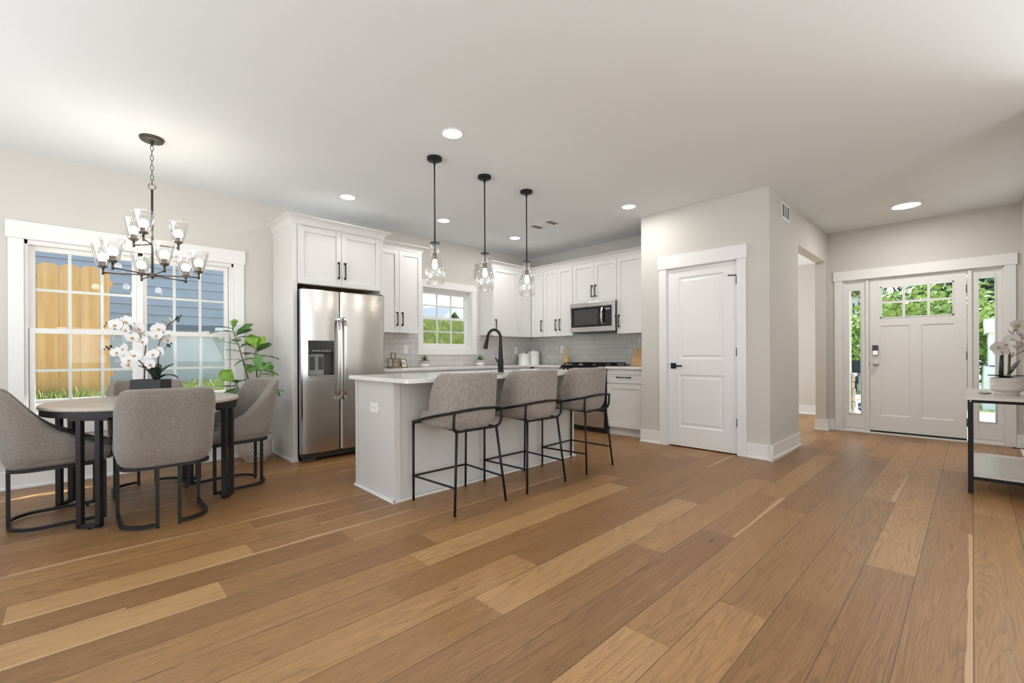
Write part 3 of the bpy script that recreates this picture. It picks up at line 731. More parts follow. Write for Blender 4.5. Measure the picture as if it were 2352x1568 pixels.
# ================================================================== KITCHEN CABINETS
def bx(mb, ax, f0, f1, a0, a1, z0, z1):
    if ax == 'y': mb.box(a0, a1, f0, f1, z0, z1)
    else: mb.box(f0, f1, a0, a1, z0, z1)
def shaker(name, root, ax, f, a0, a1, z0, z1, handle=None, fw=0.058, material='cab'):
    """Shaker door or drawer front whose outer face lies at f (facing -axis), 2 cm thick.
    handle = ('v', a, z0, z1) or ('h', z, a0, a1)"""
    mb = MB(); t = 0.020
    bx(mb, ax, f, f + t, a0, a0 + fw, z0, z1); bx(mb, ax, f, f + t, a1 - fw, a1, z0, z1)
    bx(mb, ax, f, f + t, a0 + fw, a1 - fw, z0, z0 + fw); bx(mb, ax, f, f + t, a0 + fw, a1 - fw, z1 - fw, z1)
    bx(mb, ax, f + 0.011, f + t, a0 + fw, a1 - fw, z0 + fw, z1 - fw)
    d = mb.build(name, material, root, bevel=0.0015, seg=1)
    if handle:
        h = MB(); k = 0.0055
        if handle[0] == 'v':
            _, a, za, zb = handle
            bx(h, ax, f - 0.034, f - 0.024, a - k, a + k, za, zb)
            for zz in (za + 0.010, zb - 0.010): bx(h, ax, f - 0.026, f, a - 0.008, a + 0.008, zz - 0.010, zz + 0.010)
        else:
            _, z, p, q = handle
            bx(h, ax, f - 0.034, f - 0.024, p, q, z - k, z + k)
            for aa in (p + 0.010, q - 0.010): bx(h, ax, f - 0.026, f, aa - 0.010, aa + 0.010, z - 0.008, z + 0.008)
        h.build('handle', 'black', d, bevel=0.0015, seg=1)
    return d
def crown(path, z0, z1, out, closed_ends=True):
    """crown moulding: cove profile swept along plan path [(x, y, nx, ny)] (nx, ny = outward at that point, unit-mitre)"""
    prof = [(0.0, 0.0), (0.004, 0.006), (0.10, 0.14), (0.22, 0.42), (0.42, 0.68), (0.72, 0.84), (0.92, 0.90), (0.94, 0.93), (1.0, 0.94), (1.0, 1.0), (0.0, 1.0)]
    rows = []
    for x, y, nx, ny in path:
        rows.append([(x + nx * out * o, y + ny * out * o, z0 + (z1 - z0) * h) for o, h in prof])
    mb = MB().grid(rows, False)
    n = len(prof)
    mb.add(rows[0], [tuple(range(n))]); mb.add(rows[-1], [tuple(range(n))[::-1]])
    return mb

CW, CK = YL - 0.003, XK - 0.003                      # cabinet backs stand just off the walls
# fridge surround: tall panels with a deep cabinet over the opening
t = thing('fridge_cabinet', 'tall white cabinet surround with two short doors above the refrigerator', 'cabinet', (2.04, 5.07, 0))
MB().box(1.545, 1.587, 4.745, CW, 0.0, 2.402).build('side_panel', 'cab', t, bevel=0.002)
MB().box(2.497, 2.533, 4.745, CW, 0.0, 2.402).build('side_panel', 'cab', t, bevel=0.002)
MB().box(1.587, 2.497, 4.757, CW, 1.820, 2.402).box(1.587, 2.497, 4.757, 4.775, 1.800, 1.82).build('carcass', 'cab', t)
MB().box(1.587, 2.497, 4.78, CW - 0.01, 1.808, 1.819).build('underside', 'spoonwood', t)
shaker('cabinet_door', t, 'y', 4.737, 1.592, 2.040, 1.805, 2.392, ('v', 2.004, 1.885, 2.065))
shaker('cabinet_door', t, 'y', 4.737, 2.044, 2.492, 1.805, 2.392, ('v', 2.074, 1.885, 2.065))
crown([(1.545, CW, -1, 0), (1.545, 4.745, -1, -1), (2.533, 4.745, 1, -1), (2.533, CW, 1, 0)], 2.402, 2.478, 0.074).build('crown_moulding', 'cab', t)
MB().box(1.525, 1.545, 4.725, CW - 0.03, 0, 0.019).box(1.525, 1.589, 4.725, 4.745, 0, 0.019).build('shoe_moulding', 'trim', t, bevel=0.004)

FU, BU = 5.060, 5.360                                  # front faces of the upper doors on the two walls
t = thing('wall_cabinet', 'white two door wall cabinet between the refrigerator and the window', 'cabinet', (2.90, 5.22, 1.355), group=None)
MB().box(2.535, 3.262, FU + 0.020, CW, 1.372, 2.402).build('carcass', 'cab', t, bevel=0.0015)
shaker('cabinet_door', t, 'y', FU, 2.590, 2.920, 1.352, 2.395, ('v', 2.886, 1.438, 1.612))
shaker('cabinet_door', t, 'y', FU, 2.924, 3.258, 1.352, 2.395, ('v', 2.959, 1.438, 1.612))
MB().box(2.535, 2.588, FU + 0.002, FU + 0.02, 1.352, 2.402).build('filler_strip', 'cab', t)
crown([(2.609, FU + 0.020, 0, -1), (3.262, FU + 0.020, 1, -1), (3.262, CW, 1, 0)], 2.398, 2.480, 0.080).build('crown_moulding', 'cab', t)
MB().box(2.54, 3.255, FU + 0.03, CW - 0.01, 1.366, 1.3722).build('underside', 'spoonwood', t)

t = thing('wall_cabinet', 'single door wall cabinet to the right of the kitchen window', 'cabinet', (4.79, 5.22, 1.355))
MB().box(4.518, 5.050, FU + 0.020, CW, 1.372, 2.402).build('carcass', 'cab', t, bevel=0.0015)
shaker('cabinet_door', t, 'y', FU, 4.522, 5.050, 1.352, 2.395, ('v', 4.560, 1.440, 1.606))
MB().box(4.53, 5.04, FU + 0.03, CW - 0.01, 1.366, 1.3722).build('underside', 'spoonwood', t)
t = thing('corner_cabinet', 'corner wall cabinet with a folding pair of doors meeting in the angle', 'cabinet', (5.4, 5.1, 1.355))
MB().box(5.0505, CK, FU + 0.020, CW, 1.372, 2.402).box(BU + 0.020, CK, 4.803, FU + 0.020, 1.372, 2.402).build('carcass', 'cab', t)
shaker('cabinet_door', t, 'y', FU, 5.056, 5.352, 1.352, 2.395)
shaker('cabinet_door', t, 'x', BU, 4.806, 5.056, 1.352, 2.395, ('v', 4.828, 1.438, 1.613))
t = thing('wall_cabinet', 'narrow two door wall cabinet left of the microwave', 'cabinet', (5.53, 4.5, 1.355))
MB().box(BU + 0.020, CK, 4.204, 4.8025, 1.372, 2.402).build('carcass', 'cab', t)
shaker('cabinet_door', t, 'x', BU, 4.506, 4.798, 1.352, 2.395, ('v', 4.526, 1.438, 1.613))
shaker('cabinet_door', t, 'x', BU, 4.209, 4.502, 1.352, 2.395, ('v', 4.447, 1.438, 1.613))
t = thing('wall_cabinet', 'short two door wall cabinet directly above the microwave', 'cabinet', (5.53, 3.82, 1.82))
MB().box(BU + 0.020, CK, 3.434, 4.2035, 1.826, 2.402).build('carcass', 'cab', t)
shaker('cabinet_door', t, 'x', BU, 3.818, 4.200, 1.822, 2.395, ('v', 3.841, 1.896, 2.068))
shaker('cabinet_door', t, 'x', BU, 3.437, 3.814, 1.822, 2.395, ('v', 3.779, 1.896, 2.068))
t = thing('wall_cabinet', 'single door wall cabinet between the microwave and the pantry wall', 'cabinet', (5.53, 3.13, 1.355))
MB().box(BU + 0.020, CK, 2.83, 3.4335, 1.372, 2.402).build('carcass', 'cab', t)
shaker('cabinet_door', t, 'x', BU, 2.836, 3.430, 1.352, 2.395, ('v', 3.391, 1.440, 1.612))
tag(crown([(4.518, CW, -1, 0), (4.518, FU + 0.020, -1, -1), (BU + 0.020, FU + 0.020, -1, -1), (BU + 0.020, 2.83, -1, 0)], 2.398, 2.480, 0.080).build('crown_moulding', 'cab'),
    'white crown moulding running round the corner above the upper cabinets', 'moulding')

# base cabinets (front faces at y = 4.78 and x = 5.08) and the worktop
FB, BB = 4.780, 5.080
def base_cab(lab, ax, a0, a1, doors, drawer=True, handles=True):
    c = ((a0 + a1) / 2, 5.08, 0) if ax == 'y' else (5.38, (a0 + a1) / 2, 0)
    t = thing('base_cabinet', lab, 'cabinet', c)
    w = CW if ax == 'y' else CK; f = FB if ax == 'y' else BB
    mb = MB(); bx(mb, ax, f + 0.020, w - 0.01, a0, a1, 0.100, 0.874); mb.build('carcass', 'cab', t)
    mb = MB(); bx(mb, ax, f + 0.070, f + 0.085, a0, a1, 0.0, 0.1); bx(mb, ax, f + 0.054, f + 0.070, a0, a1, 0.0, 0.019); mb.build('toe_kick', 'cab', t)
    n = doors; wd = (a1 - a0 - 0.006) / n
    zt = 0.690 if drawer else 0.848
    for i in range(n):
        p = a0 + 0.003 + wd * i; q = p + wd - 0.003; am = (p + q) / 2
        shaker('cabinet_door', t, ax, f, p, q, 0.108, zt - 0.015 if drawer else zt, ('v', q - 0.032, 0.49, 0.64) if (handles and n > 1) else None)
        if drawer: shaker('drawer_front', t, ax, f, p, q, zt, 0.846, ('h', 0.766, am - 0.10, am + 0.10), 0.045)
    return t
base_cab('base cabinet beside the refrigerator under the window counter', 'y', 2.54, 3.40, 2)
base_cab('base cabinet centred under the kitchen window', 'y', 3.40, 4.30, 2)
base_cab('base cabinet at the corner end of the window counter', 'y', 4.30, 5.06, 2)
t = base_cab('white base cabinet with one drawer and one door between range and pantry wall', 'x', 2.885, 3.418, 1, handles=False)
base_cab('base cabinet in the corner left of the range', 'x', 4.190, 4.76, 1)
ct = MB().box(2.536, CK - 0.008, 4.745, CW - 0.008, 0.874, 0.904).box(5.045, CK - 0.008, 4.188, 4.745, 0.874, 0.904)
tag(ct.build('countertop', 'quartz', bevel=0.003), 'white quartz countertop running under the kitchen window to the range', 'countertop')
tag(MB().box(5.045, CK - 0.008, 2.822, 3.420, 0.874, 0.904).build('countertop', 'quartz', bevel=0.003), 'short white quartz countertop between the range and the pantry wall', 'countertop')

# ---- refrigerator
t = thing('refrigerator', 'stainless steel side by side refrigerator with an ice dispenser in the left door', 'refrigerator', (2.03, 4.98, 0))
fx0, fx1, fm, fy = 1.580, 2.482, 1.972, 4.600
MB().box(fx0 + 0.022, fx1 - 0.012, 4.690, 5.36, 0.035, 1.728).build('body', 'darkplastic', t, bevel=0.004)
def fdoor(x0, x1, hole=None):
    """gently bowed door, front at y = fy"""
    def yf(x):
        s = (x - (x0 + x1) / 2) / ((x1 - x0) / 2)
        return fy + 0.004 + 0.016 * s * s + (0.012 * max(0, (abs(s) - 0.93) / 0.07) ** 2)
    z0, z1 = 0.085, 1.733
    mb = MB(); n = 28
    xs = [x0 + (x1 - x0) * i / n for i in range(n + 1)]
    zs = [z0, z0 + 0.006, 0.80, 1.30, z1 - 0.006, z1]
    if hole: xs = sorted(set(xs) | {hole[0], hole[1]}); zs = sorted({z0, z0 + 0.006, hole[2], hole[3], z1 - 0.006, z1})
    zi = {z: 0.006 if z in (z0, z1) else 0.0 for z in zs}
    for i in range(len(xs) - 1):
        for j in range(len(zs) - 1):
            cx, cz = (xs[i] + xs[i + 1]) / 2, (zs[j] + zs[j + 1]) / 2
            if hole and hole[0] < cx < hole[1] and hole[2] < cz < hole[3]: continue
            mb.add([(xs[i], yf(xs[i]) + zi[zs[j]], zs[j]), (xs[i + 1], yf(xs[i + 1]) + zi[zs[j]], zs[j]), (xs[i + 1], yf(xs[i + 1]) + zi[zs[j + 1]], zs[j + 1]), (xs[i], yf(xs[i]) + zi[zs[j + 1]], zs[j + 1])], [(0, 1, 2, 3)], True)
    yb = 4.685
    for x in (x0, x1):
        mb.add([(x, yf(x) + 0.004, z0), (x, yb, z0), (x, yb, z1), (x, yf(x) + 0.004, z1)], [(0, 1, 2, 3)])
    for z in (z0, z1):
        a = [(x, yf(x) + 0.006, z) for x in xs]; b = [(x, yb, z) for x in xs]
        m = len(xs); mb.add(a + b, [(i, i + 1, m + i + 1, m + i) for i in range(m - 1)])
    return mb
hole = (1.642, 1.902, 0.862, 1.219)
da = fdoor(fx0, fm - 0.004, hole).build('door', 'steel', t, sharp=30); da['label'] = 'left freezer door with dispenser'
db = fdoor(fm + 0.004, fx1).build('door', 'steel', t, sharp=30)
# dispenser recess
hx0, hx1, hz0, hz1 = hole
rc = MB()
rc.box(hx0, hx1, 4.676, 4.683, hz0, hz1).box(hx0, hx0 + 0.004, 4.606, 4.68, hz0, hz1).box(hx1 - 0.004, hx1, 4.606, 4.68, hz0, hz1).box(hx0, hx1, 4.606, 4.68, hz1 - 0.004, hz1)
dpn = rc.build('dispenser', 'darkplastic', da)
MB().box(hx0 + 0.003, hx1 - 0.003, 4.603, 4.640, 1.095, hz1 - 0.002).build('control_panel', 'blackglass', dpn, bevel=0.002)
MB().box(hx0 + 0.016, hx0 + 0.172, 4.655, 4.676, 0.868, 1.085).build('back_plate', 'paddle', dpn, bevel=0.002)
for px in (hx0 + 0.034, hx0 + 0.116): MB().box(px, px + 0.046, 4.642, 4.656, 0.925, 1.055).build('paddle', 'darkplastic', dpn, bevel=0.003)
MB().box(hx0 - 0.006, hx1 + 0.003, 4.590, 4.66, hz0 - 0.012, hz0 + 0.004).build('drip_tray', 'steel_bright', dpn, bevel=0.004)
ic = MB()
for i in range(7): ic.box(hx0 + 0.040 + i * 0.027, hx0 + 0.056 + i * 0.027, 4.6022, 4.6030, 1.108, 1.122)
ic.build('panel_symbols', 'paddle', dpn)
for hx, par in ((fm - 0.030, da), (fm + 0.034, db)):
    mb = MB(); rows = []
    for i in range(19):
        s = i / 18; z = 0.600 + 0.870 * s; d = 0.052 * (1 - abs(2 * s - 1) ** 6) + 0.004; y = fy + 0.010 - d; w = 0.016
        rows.append([(hx - w, y, z), (hx + w, y, z), (hx + w, y + 0.012, z), (hx - w, y + 0.012, z)])
    mb.grid(rows, False, True); mb.add(rows[0], [(0, 1, 2, 3)]); mb.add(rows[-1], [(3, 2, 1, 0)])
    mb.box(hx - 0.014, hx + 0.014, fy - 0.03, fy + 0.02, 0.612, 0.640).box(hx - 0.014, hx + 0.014, fy - 0.03, fy + 0.02, 1.430, 1.458)
    mb.build('handle', 'steel_bright', par, bevel=0.003)
MB().box(fx0 + 0.03, fx1 - 0.02, 4.665, 4.72, 0.022, 0.082).box(fx0 + 0.03, fx0 + 0.15, 4.645, 4.70, 0.0, 0.030).box(fx1 - 0.14, fx1 - 0.02, 4.645, 4.70, 0.0, 0.03).build('base_grille', 'darkplastic', t, bevel=0.004)
MB().box(fx0 + 0.026, fx0 + 0.045, 4.62, 4.68, 1.733, 1.745).build('hinge_cover', 'darkplastic', t, bevel=0.003)
MB().box(fx1 - 0.05, fx1 - 0.02, 4.62, 4.68, 1.733, 1.745).build('hinge_cover', 'darkplastic', t, bevel=0.003)
text_mesh('badge', 'Whirlpool', 0.034, 'white_plastic', db, Matrix.Translation(Vector((2.355, fy + 0.0095, 1.655)) - Vector(t.location)) @ Matrix.Rotation(PI / 2, 4, 'X'), 0.001)

# ---- range with cooktop
t = thing('kitchen_range', 'slide-in range with a black oven door below its cooktop', 'oven', (5.36, 3.805, 0))
ry0, ry1 = 3.424, 4.184
MB().box(5.075, 5.665, ry0, ry1, 0.03, 0.895).build('body', 'blackglass', t, bevel=0.003)
MB().box(5.050, 5.078, ry0 + 0.004, ry1 - 0.004, 0.300, 0.770).build('oven_door', 'blackglass', t, bevel=0.004)
MB().tube([(5.030, ry0 + 0.05, 0.725), (5.000, ry0 + 0.06, 0.725), (5.000, ry1 - 0.06, 0.725), (5.030, ry1 - 0.05, 0.725)], 0.011).box(5.01, 5.055, ry0 + 0.045, ry0 + 0.065, 0.715, 0.735).box(5.01, 5.055, ry1 - 0.065, ry1 - 0.045, 0.715, 0.735).build('oven_handle', 'steel_bright', t)
MB().box(5.050, 5.078, ry0 + 0.020, ry1 - 0.004, 0.072, 0.292).build('storage_drawer', 'steel', t, bevel=0.003)
MB().box(5.082, 5.66, ry0 + 0.004, ry1 - 0.004, 0.0, 0.06).build('toe_kick', 'blackglass', t)
ctp = MB().box(5.060, 5.672, ry0 - 0.002, ry1 + 0.004, 0.8955, 0.916).build('cooktop', 'blackglass', t, bevel=0.004)
MB().prism([(5.062, ry0, 0.894), (5.028, ry0, 0.885), (5.024, ry0, 0.800), (5.062, ry0, 0.786)], (0, ry1 - ry0, 0)).build('control_panel', 'blackglass', t)
for ky in (4.135, 4.06, 3.98, 3.63, 3.55, 3.475):
    MB().tube([(5.030, ky, 0.848), (5.002, ky, 0.850), (4.998, ky, 0.850)], [0.019, 0.017, 0.013], 16).build('knob', 'steel_bright', t)
for gy in (3.444, 3.692, 3.940):
    g = MB(); a, b = gy, gy + 0.226; xa, xb = 5.10, 5.60; zt = 0.948
    for p, q, r_, s_ in ((xa, xa + .014, a, b), (xb - .014, xb, a, b), (xa, xb, a, a + .014), (xa, xb, b - .014, b), (xa, xb, (a + b) / 2 - .007, (a + b) / 2 + .007), (xa + .24, xa + .254, a, b)):
        g.box(p, q, r_, s_, zt - 0.014, zt)
    for px in (xa + .002, xb - .016):
        for py in (a, b - .014): g.box(px, px + .014, py, py + .014, 0.9162, zt - 0.01)
    g.build('grate', 'black', t, bevel=0.002)
    for bxp in (5.22, 5.48): MB().lathe([(0.0, 0.0), (0.045, 0.0), (0.045, 0.010), (0.028, 0.016), (0.0, 0.016)], 20, (bxp, gy + 0.113, 0.9162)).build('burner_cap', 'black', t)

# ---- microwave
t = thing('microwave', 'stainless over the range microwave with a black glass door', 'microwave', (5.48, 3.81, 1.39))
my0, my1, mz0, mz1 = 3.425, 4.195, 1.392, 1.818
MB().box(5.310, CK, my0 + 0.003, my1 - 0.003, mz0 + 0.010, mz1).build('body', 'darkplastic', t, bevel=0.003)
q = MB(); f = 5.290
q.box(f, f + 0.022, my0, my1, 1.752, mz1 - 0.002).box(f, f + 0.022, my0, my1, mz0, 1.462).box(f, f + 0.022, my0, 3.470, 1.462, 1.752).box(f, f + 0.022, my1 - 0.016, my1, 1.462, 1.752)
q.build('door_frame', 'steel_bright', t, bevel=0.002)
gd = MB().box(f + 0.003, f + 0.022, 3.612, my1 - 0.016, 1.462, 1.752).build('door_glass', 'blackglass', t)
MB().box(f + 0.0022, f + 0.003, 3.70, 4.12, 1.495, 1.715).build('window_mesh', 'darkplastic', gd)
pn = MB().box(f + 0.003, f + 0.022, 3.470, 3.606, 1.462, 1.752).build('control_panel', 'blackglass', t)
kk = MB()
for i in range(3):
    for j in range(7): kk.box(f + 0.002, f + 0.003, 3.495 + i * 0.034, 3.512 + i * 0.034, 1.485 + j * 0.027, 1.494 + j * 0.027)
kk.build('keypad', 'darkplastic', pn); MB().box(f + 0.002, f + 0.003, 3.50, 3.575, 1.69, 1.715).build('display', 'paddle', pn)
mb = MB(); rows = []
for i in range(15):
    s = i / 14; z = 1.475 + 0.262 * s; d = 0.046 * math.sin(PI * s) ** 0.55 + 0.002
    rows.append([(f - d, 3.600, z), (f - d, 3.628, z), (f - d + 0.010, 3.628, z), (f - d + 0.010, 3.600, z)])
mb.grid(rows, False, True); mb.add(rows[0], [(0, 1, 2, 3)]); mb.add(rows[-1], [(3, 2, 1, 0)]); mb.build('handle', 'steel_bright', t, bevel=0.002)
MB().box(5.33, 5.66, my0 + 0.02, my1 - 0.02, 1.380, mz0 + 0.012).build('vent_grille', 'darkplastic', t)

# ---- island
t = thing('kitchen_island', 'long greige kitchen island with a white quartz top over it', 'island', (2.69, 3.24, 0))
MB().box(1.655, 3.735, 2.935, 3.530, 0.0, 0.8735).build('body', 'island', t)
MB().box(1.641, 1.655, 2.965, 3.530, 0.0, 0.8735).build('end_panel', 'island', t, bevel=0.001)
MB().box(1.638, 1.690, 2.921, 2.9355, 0.0, 0.8735).box(1.638, 1.6545, 2.9355, 2.966, 0, 0.8735).build('corner_post', 'island', t, bevel=0.002)
MB().box(3.690, 3.738, 2.921, 2.9345, 0, 0.8735).build('corner_post', 'island', t, bevel=0.002)
MB().box(1.630, 1.6405, 3.500, 3.532, 0.02, 0.8735).build('corner_post', 'island', t, bevel=0.002)
MB().box(1.622, 1.641, 2.905, 3.548, 0.0, 0.020).box(1.622, 3.752, 2.905, 2.922, 0.0, 0.020).box(3.735, 3.752, 2.905, 3.53, 0, 0.020).build('shoe_moulding', 'trim', t, bevel=0.006)
for i in range(4):
    a = 1.70 + i * 0.51
    q = MB().box(a, a + 0.50, 3.530, 3.549, 0.105, 0.862).build('cabinet_door', 'island', t, bevel=0.002)
tx0, tx1, ty0, ty1, tz0, tz1 = 1.585, 3.79, 2.650, 3.575, 0.874, 0.9035
sx0, sx1, sy0, sy1 = 2.48, 3.18, 3.18, 3.50
top = MB(); cr = 0.030
def corner_poly(x0, x1, y0, y1, r):
    pts = []
    for cx, cy, a in ((x1 - r, y1 - r, 0), (x0 + r, y1 - r, 90), (x0 + r, y0 + r, 180), (x1 - r, y0 + r, 270)):
        pts += [(cx + r * math.cos(math.radians(a + k * 15)), cy + r * math.sin(math.radians(a + k * 15))) for k in range(7)]
    return pts
outer = corner_poly(tx0, tx1, ty0, ty1, cr); inner = corner_poly(sx0, sx1, sy0, sy1, 0.03); n = len(outer)
vs = [(x, y, z) for z in (tz0, tz1) for pl in (outer, inner) for x, y in pl]; fs = []
for i in range(n):
    j = (i + 1) % n
    fs += [(i, j, n + j, n + i), (2 * n + i, 3 * n + i, 3 * n + j, 2 * n + j), (i, 2 * n + i, 2 * n + j, j), (n + i, n + j, 3 * n + j, 3 * n + i)]
top.add(vs, fs)
tag(top.build('countertop', 'quartz', bevel=0.003), 'long white quartz slab with rounded corners on top of the island', 'countertop')
q = MB()
q.box(sx0 - 0.01, sx1 + 0.01, sy0 - 0.01, sy1 + 0.01, 0.66, 0.672)
for p in ((sx0 - 0.01, sx0, sy0 - 0.01, sy1 + 0.01), (sx1, sx1 + 0.01, sy0 - 0.01, sy1 + 0.01), (sx0, sx1, sy0 - 0.01, sy0), (sx0, sx1, sy1, sy1 + 0.01)): q.box(*p, 0.66, 0.8735)
tag(q.build('sink_basin', 'steel'), 'undermount steel sink basin set into the island top', 'sink')
# island outlet
t = thing('wall_outlet', 'white duplex outlet on the end panel of the island', 'outlet', (1.64, 3.219, 0.62))
MB().box(1.634, 1.641, 3.156, 3.282, 0.626, 0.700).build('cover_plate', 'white_plastic', t, bevel=0.003)
for yy in (3.194, 3.244):
    MB().box(1.6325, 1.6345, yy - 0.016, yy + 0.016, 0.648, 0.678).build('socket', 'white_plastic', t, bevel=0.004)
    MB().box(1.6320, 1.6326, yy - 0.009, yy - 0.006, 0.660, 0.672).box(1.6320, 1.6326, yy + 0.006, yy + 0.009, 0.660, 0.672).build('slot', 'darkplastic', t)

# faucet
t = thing('faucet', 'matte black gooseneck pull-down faucet on the island top', 'faucet', (2.875, 3.118, 0.904))
fc = (2.875, 3.118); dv = Vector((-0.25, 0.968, 0)).normalized()
MB().lathe([(0.030, 0.0), (0.030, 0.010), (0.027, 0.014), (0.027, 0.10), (0.022, 0.135), (0.019, 0.21), (0.0155, 0.26), (0.014, 0.30)], 24, (fc[0], fc[1], 0.904)).build('body', 'black', t, sharp=50)
pts = [(fc[0], fc[1], 1.19)]
for i in range(17):
    a = PI - PI * i / 16 * 0.94
    cx = 0.075 + 0.075 * math.cos(a); cz = 1.222 + 0.085 * math.sin(a)
    pts.append((fc[0] + dv.x * cx, fc[1] + dv.y * cx, cz))
MB().tube(pts, 0.0135, 14).build('spout', 'black', t)
e = Vector(pts[-1]); dn = (Vector(pts[-1]) - Vector(pts[-2])).normalized()
MB().tube([e - dn * 0.004, e + dn * 0.03, e + dn * 0.09, e + dn * 0.115], [0.0145, 0.016, 0.0205, 0.0205], 16).build('spray_head', 'black', t, sharp=40)
sd = Vector((-0.80, -0.60, 0))
p0 = Vector((fc[0], fc[1], 0.965))
MB().tube([p0 + sd * 0.015, p0 + sd * 0.060], 0.019, 16).tube([p0 + sd * 0.052, p0 + sd * 0.064 + Vector((0, 0, 0.014)), p0 + sd * 0.115 + Vector((-0.02, 0.02, 0.075))], [0.010, 0.008, 0.006], 10).build('lever', 'black', t)

# ================================================================== LAMPS
def pendant(x, y, lab):
    t = thing('pendant_lamp', lab, 'lamp', (x, y, 1.668), 0, 'pendant lamps over the island')
    zt = H - 1.668
    MB().lathe([(0.0, zt), (0.062, zt), (0.062, zt - 0.022), (0.056, zt - 0.026), (0.010, zt - 0.028), (0.010, zt - 0.06), (0.0, zt - 0.06)], 32).build('ceiling_canopy', 'black', t, local=True, sharp=40)
    MB().tube([(0, 0, zt - 0.05), (0, 0, 0.345)], 0.0058, 10).build('stem', 'black', t, local=True)
    MB().lathe([(0.0, 0.362), (0.010, 0.362), (0.016, 0.352), (0.040, 0.350), (0.040, 0.343), (0.0, 0.343)], 24).build('shade_cap', 'black', t, local=True, sharp=40)
    MB().lathe([(0.0, 0.343), (0.006, 0.343), (0.006, 0.268), (0.017, 0.262), (0.018, 0.215), (0.014, 0.208), (0.0, 0.208)], 18).build('socket', 'bronze', t, local=True, sharp=40)
    prof = [(0.036, 0.343), (0.0345, 0.325), (0.033, 0.300), (0.034, 0.275), (0.041, 0.248), (0.054, 0.220), (0.068, 0.188), (0.080, 0.150), (0.0875, 0.112), (0.088, 0.078), (0.083, 0.043), (0.074, 0.015), (0.068, 0.0)]
    MB().lathe_open(prof, 40).lathe_open([(r - 0.0025, z) for r, z in prof], 40).lathe_open([(0.068, 0.0), (0.0655, 0.0)], 40).build('glass_shade', 'shade', t, local=True)
    MB().lathe([(0.0, 0.210), (0.011, 0.208), (0.013, 0.196), (0.020, 0.178), (0.023, 0.160), (0.020, 0.140), (0.011, 0.127), (0.0, 0.124)], 18).build('bulb', 'bulb', t, local=True)
    return t
pendant(2.171, 3.170, 'clear glass pendant lamp nearest the refrigerator, leftmost of the three over the island')
pendant(2.736, 3.178, 'clear glass pendant lamp in the middle of the three over the island')
pendant(3.292, 3.170, 'clear glass pendant lamp farthest along the island, rightmost of the three')

def downlight(x, y, r, lab, power):
    t = thing('ceiling_downlight', lab, 'ceiling light', (x, y, H), 0, 'recessed ceiling lights')
    MB().lathe([(0.0, -0.0005), (r, -0.0005), (r, -0.004), (r * 0.86, -0.007), (r * 0.84, -0.004), (0.0, -0.004)], 40).build('trim_ring', 'white_plastic', t, local=True, sharp=35)
    MB().lathe([(0.0, -0.0041), (r * 0.83, -0.0041), (r * 0.83, -0.0055), (0.0, -0.0055)], 40).build('diffuser', 'candisc', t, local=True)
    o = light('downlight_lamp', 'AREA', (0, 0, -0.012), power, (1.0, 0.98, 0.95), shape='DISK', size=r * 1.6); o.parent = t
downlight(2.030, 2.728, 0.086, 'recessed ceiling light nearest the camera, above the front edge of the island', 7)
downlight(2.046, 4.586, 0.086, 'recessed ceiling light in front of the refrigerator cabinet', 3)
downlight(3.265, 4.575, 0.086, 'recessed ceiling light in front of the kitchen window, just right of the first pendant stem', 5)
downlight(4.496, 4.560, 0.086, 'recessed ceiling light deep in the kitchen corner, beside the third pendant stem', 7)
downlight(4.481, 2.707, 0.086, 'recessed ceiling light close to the pantry wall', 7)
t = thing('flush_ceiling_light', 'round flush ceiling light in the entry before the front door', 'ceiling light', (6.690, 0.515, H))
MB().lathe([(0.0, -0.0005), (0.150, -0.0005), (0.150, -0.012), (0.140, -0.020), (0.126, -0.022), (0.124, -0.014), (0.0, -0.014)], 48).build('trim_ring', 'white_plastic', t, local=True, sharp=35)
MB().lathe([(0.0, -0.0141), (0.123, -0.0141), (0.118, -0.019), (0.0, -0.021)], 48).build('diffuser', 'candisc', t, local=True)
o = light('flush_lamp', 'AREA', (0, 0, -0.03), 12, (1.0, 0.98, 0.95), shape='DISK', size=0.24); o.parent = t

# chandelier
CX, CY, CZ = 0.409, 4.378, 1.672
t = thing('chandelier', 'two tier bronze chandelier with nine clear glass shades over the dining table', 'chandelier', (CX, CY, CZ))
zc = H - CZ
MB().lathe([(0.0, zc), (0.078, zc), (0.078, zc - 0.010), (0.072, zc - 0.013), (0.072, zc - 0.022), (0.066, zc - 0.026), (0.012, zc - 0.028), (0.012, zc - 0.05), (0.006, zc - 0.052), (0.006, zc - 0.062), (0.0, zc - 0.062)], 36).build('ceiling_canopy', 'bronze', t, local=True, sharp=40)
ch = MB(); z = zc - 0.055; i = 0; zbot = 0.700
while z - 0.030 > zbot + 0.02:
    w, hh = 0.0095, 0.022; pl = (1, 0) if i % 2 == 0 else (0, 1)
    ring = [(pl[0] * w * math.cos(a), pl[1] * w * math.cos(a), z - hh + hh * math.sin(a)) for a in [2 * PI * k / 14 for k in range(14)]]
    ch.tube(ring, 0.0021, 6, closed=True, up=None); z -= 0.0375; i += 1
ch.tube([(0.022 * math.cos(2 * PI * k / 20), 0.006 * math.sin(2 * PI * k / 20), zbot - 0.004 + 0.024 * math.sin(2 * PI * k / 20)) for k in range(20)], 0.0026, 6, closed=True)
ch.build('chain', 'bronze', t, local=True)
MB().tube([(0, 0, zbot - 0.025), (0, 0, 0.0)], 0.0078, 12).lathe([(0.0, 0.0), (0.008, 0.0), (0.008, -0.012), (0.0, -0.012)], 12).build('stem', 'bronze', t, local=True)
MB().lathe([(0.0, 0.263), (0.020, 0.263), (0.020, 0.246), (0.0, 0.246)], 20).build('hub', 'bronze', t, local=True, sharp=40)
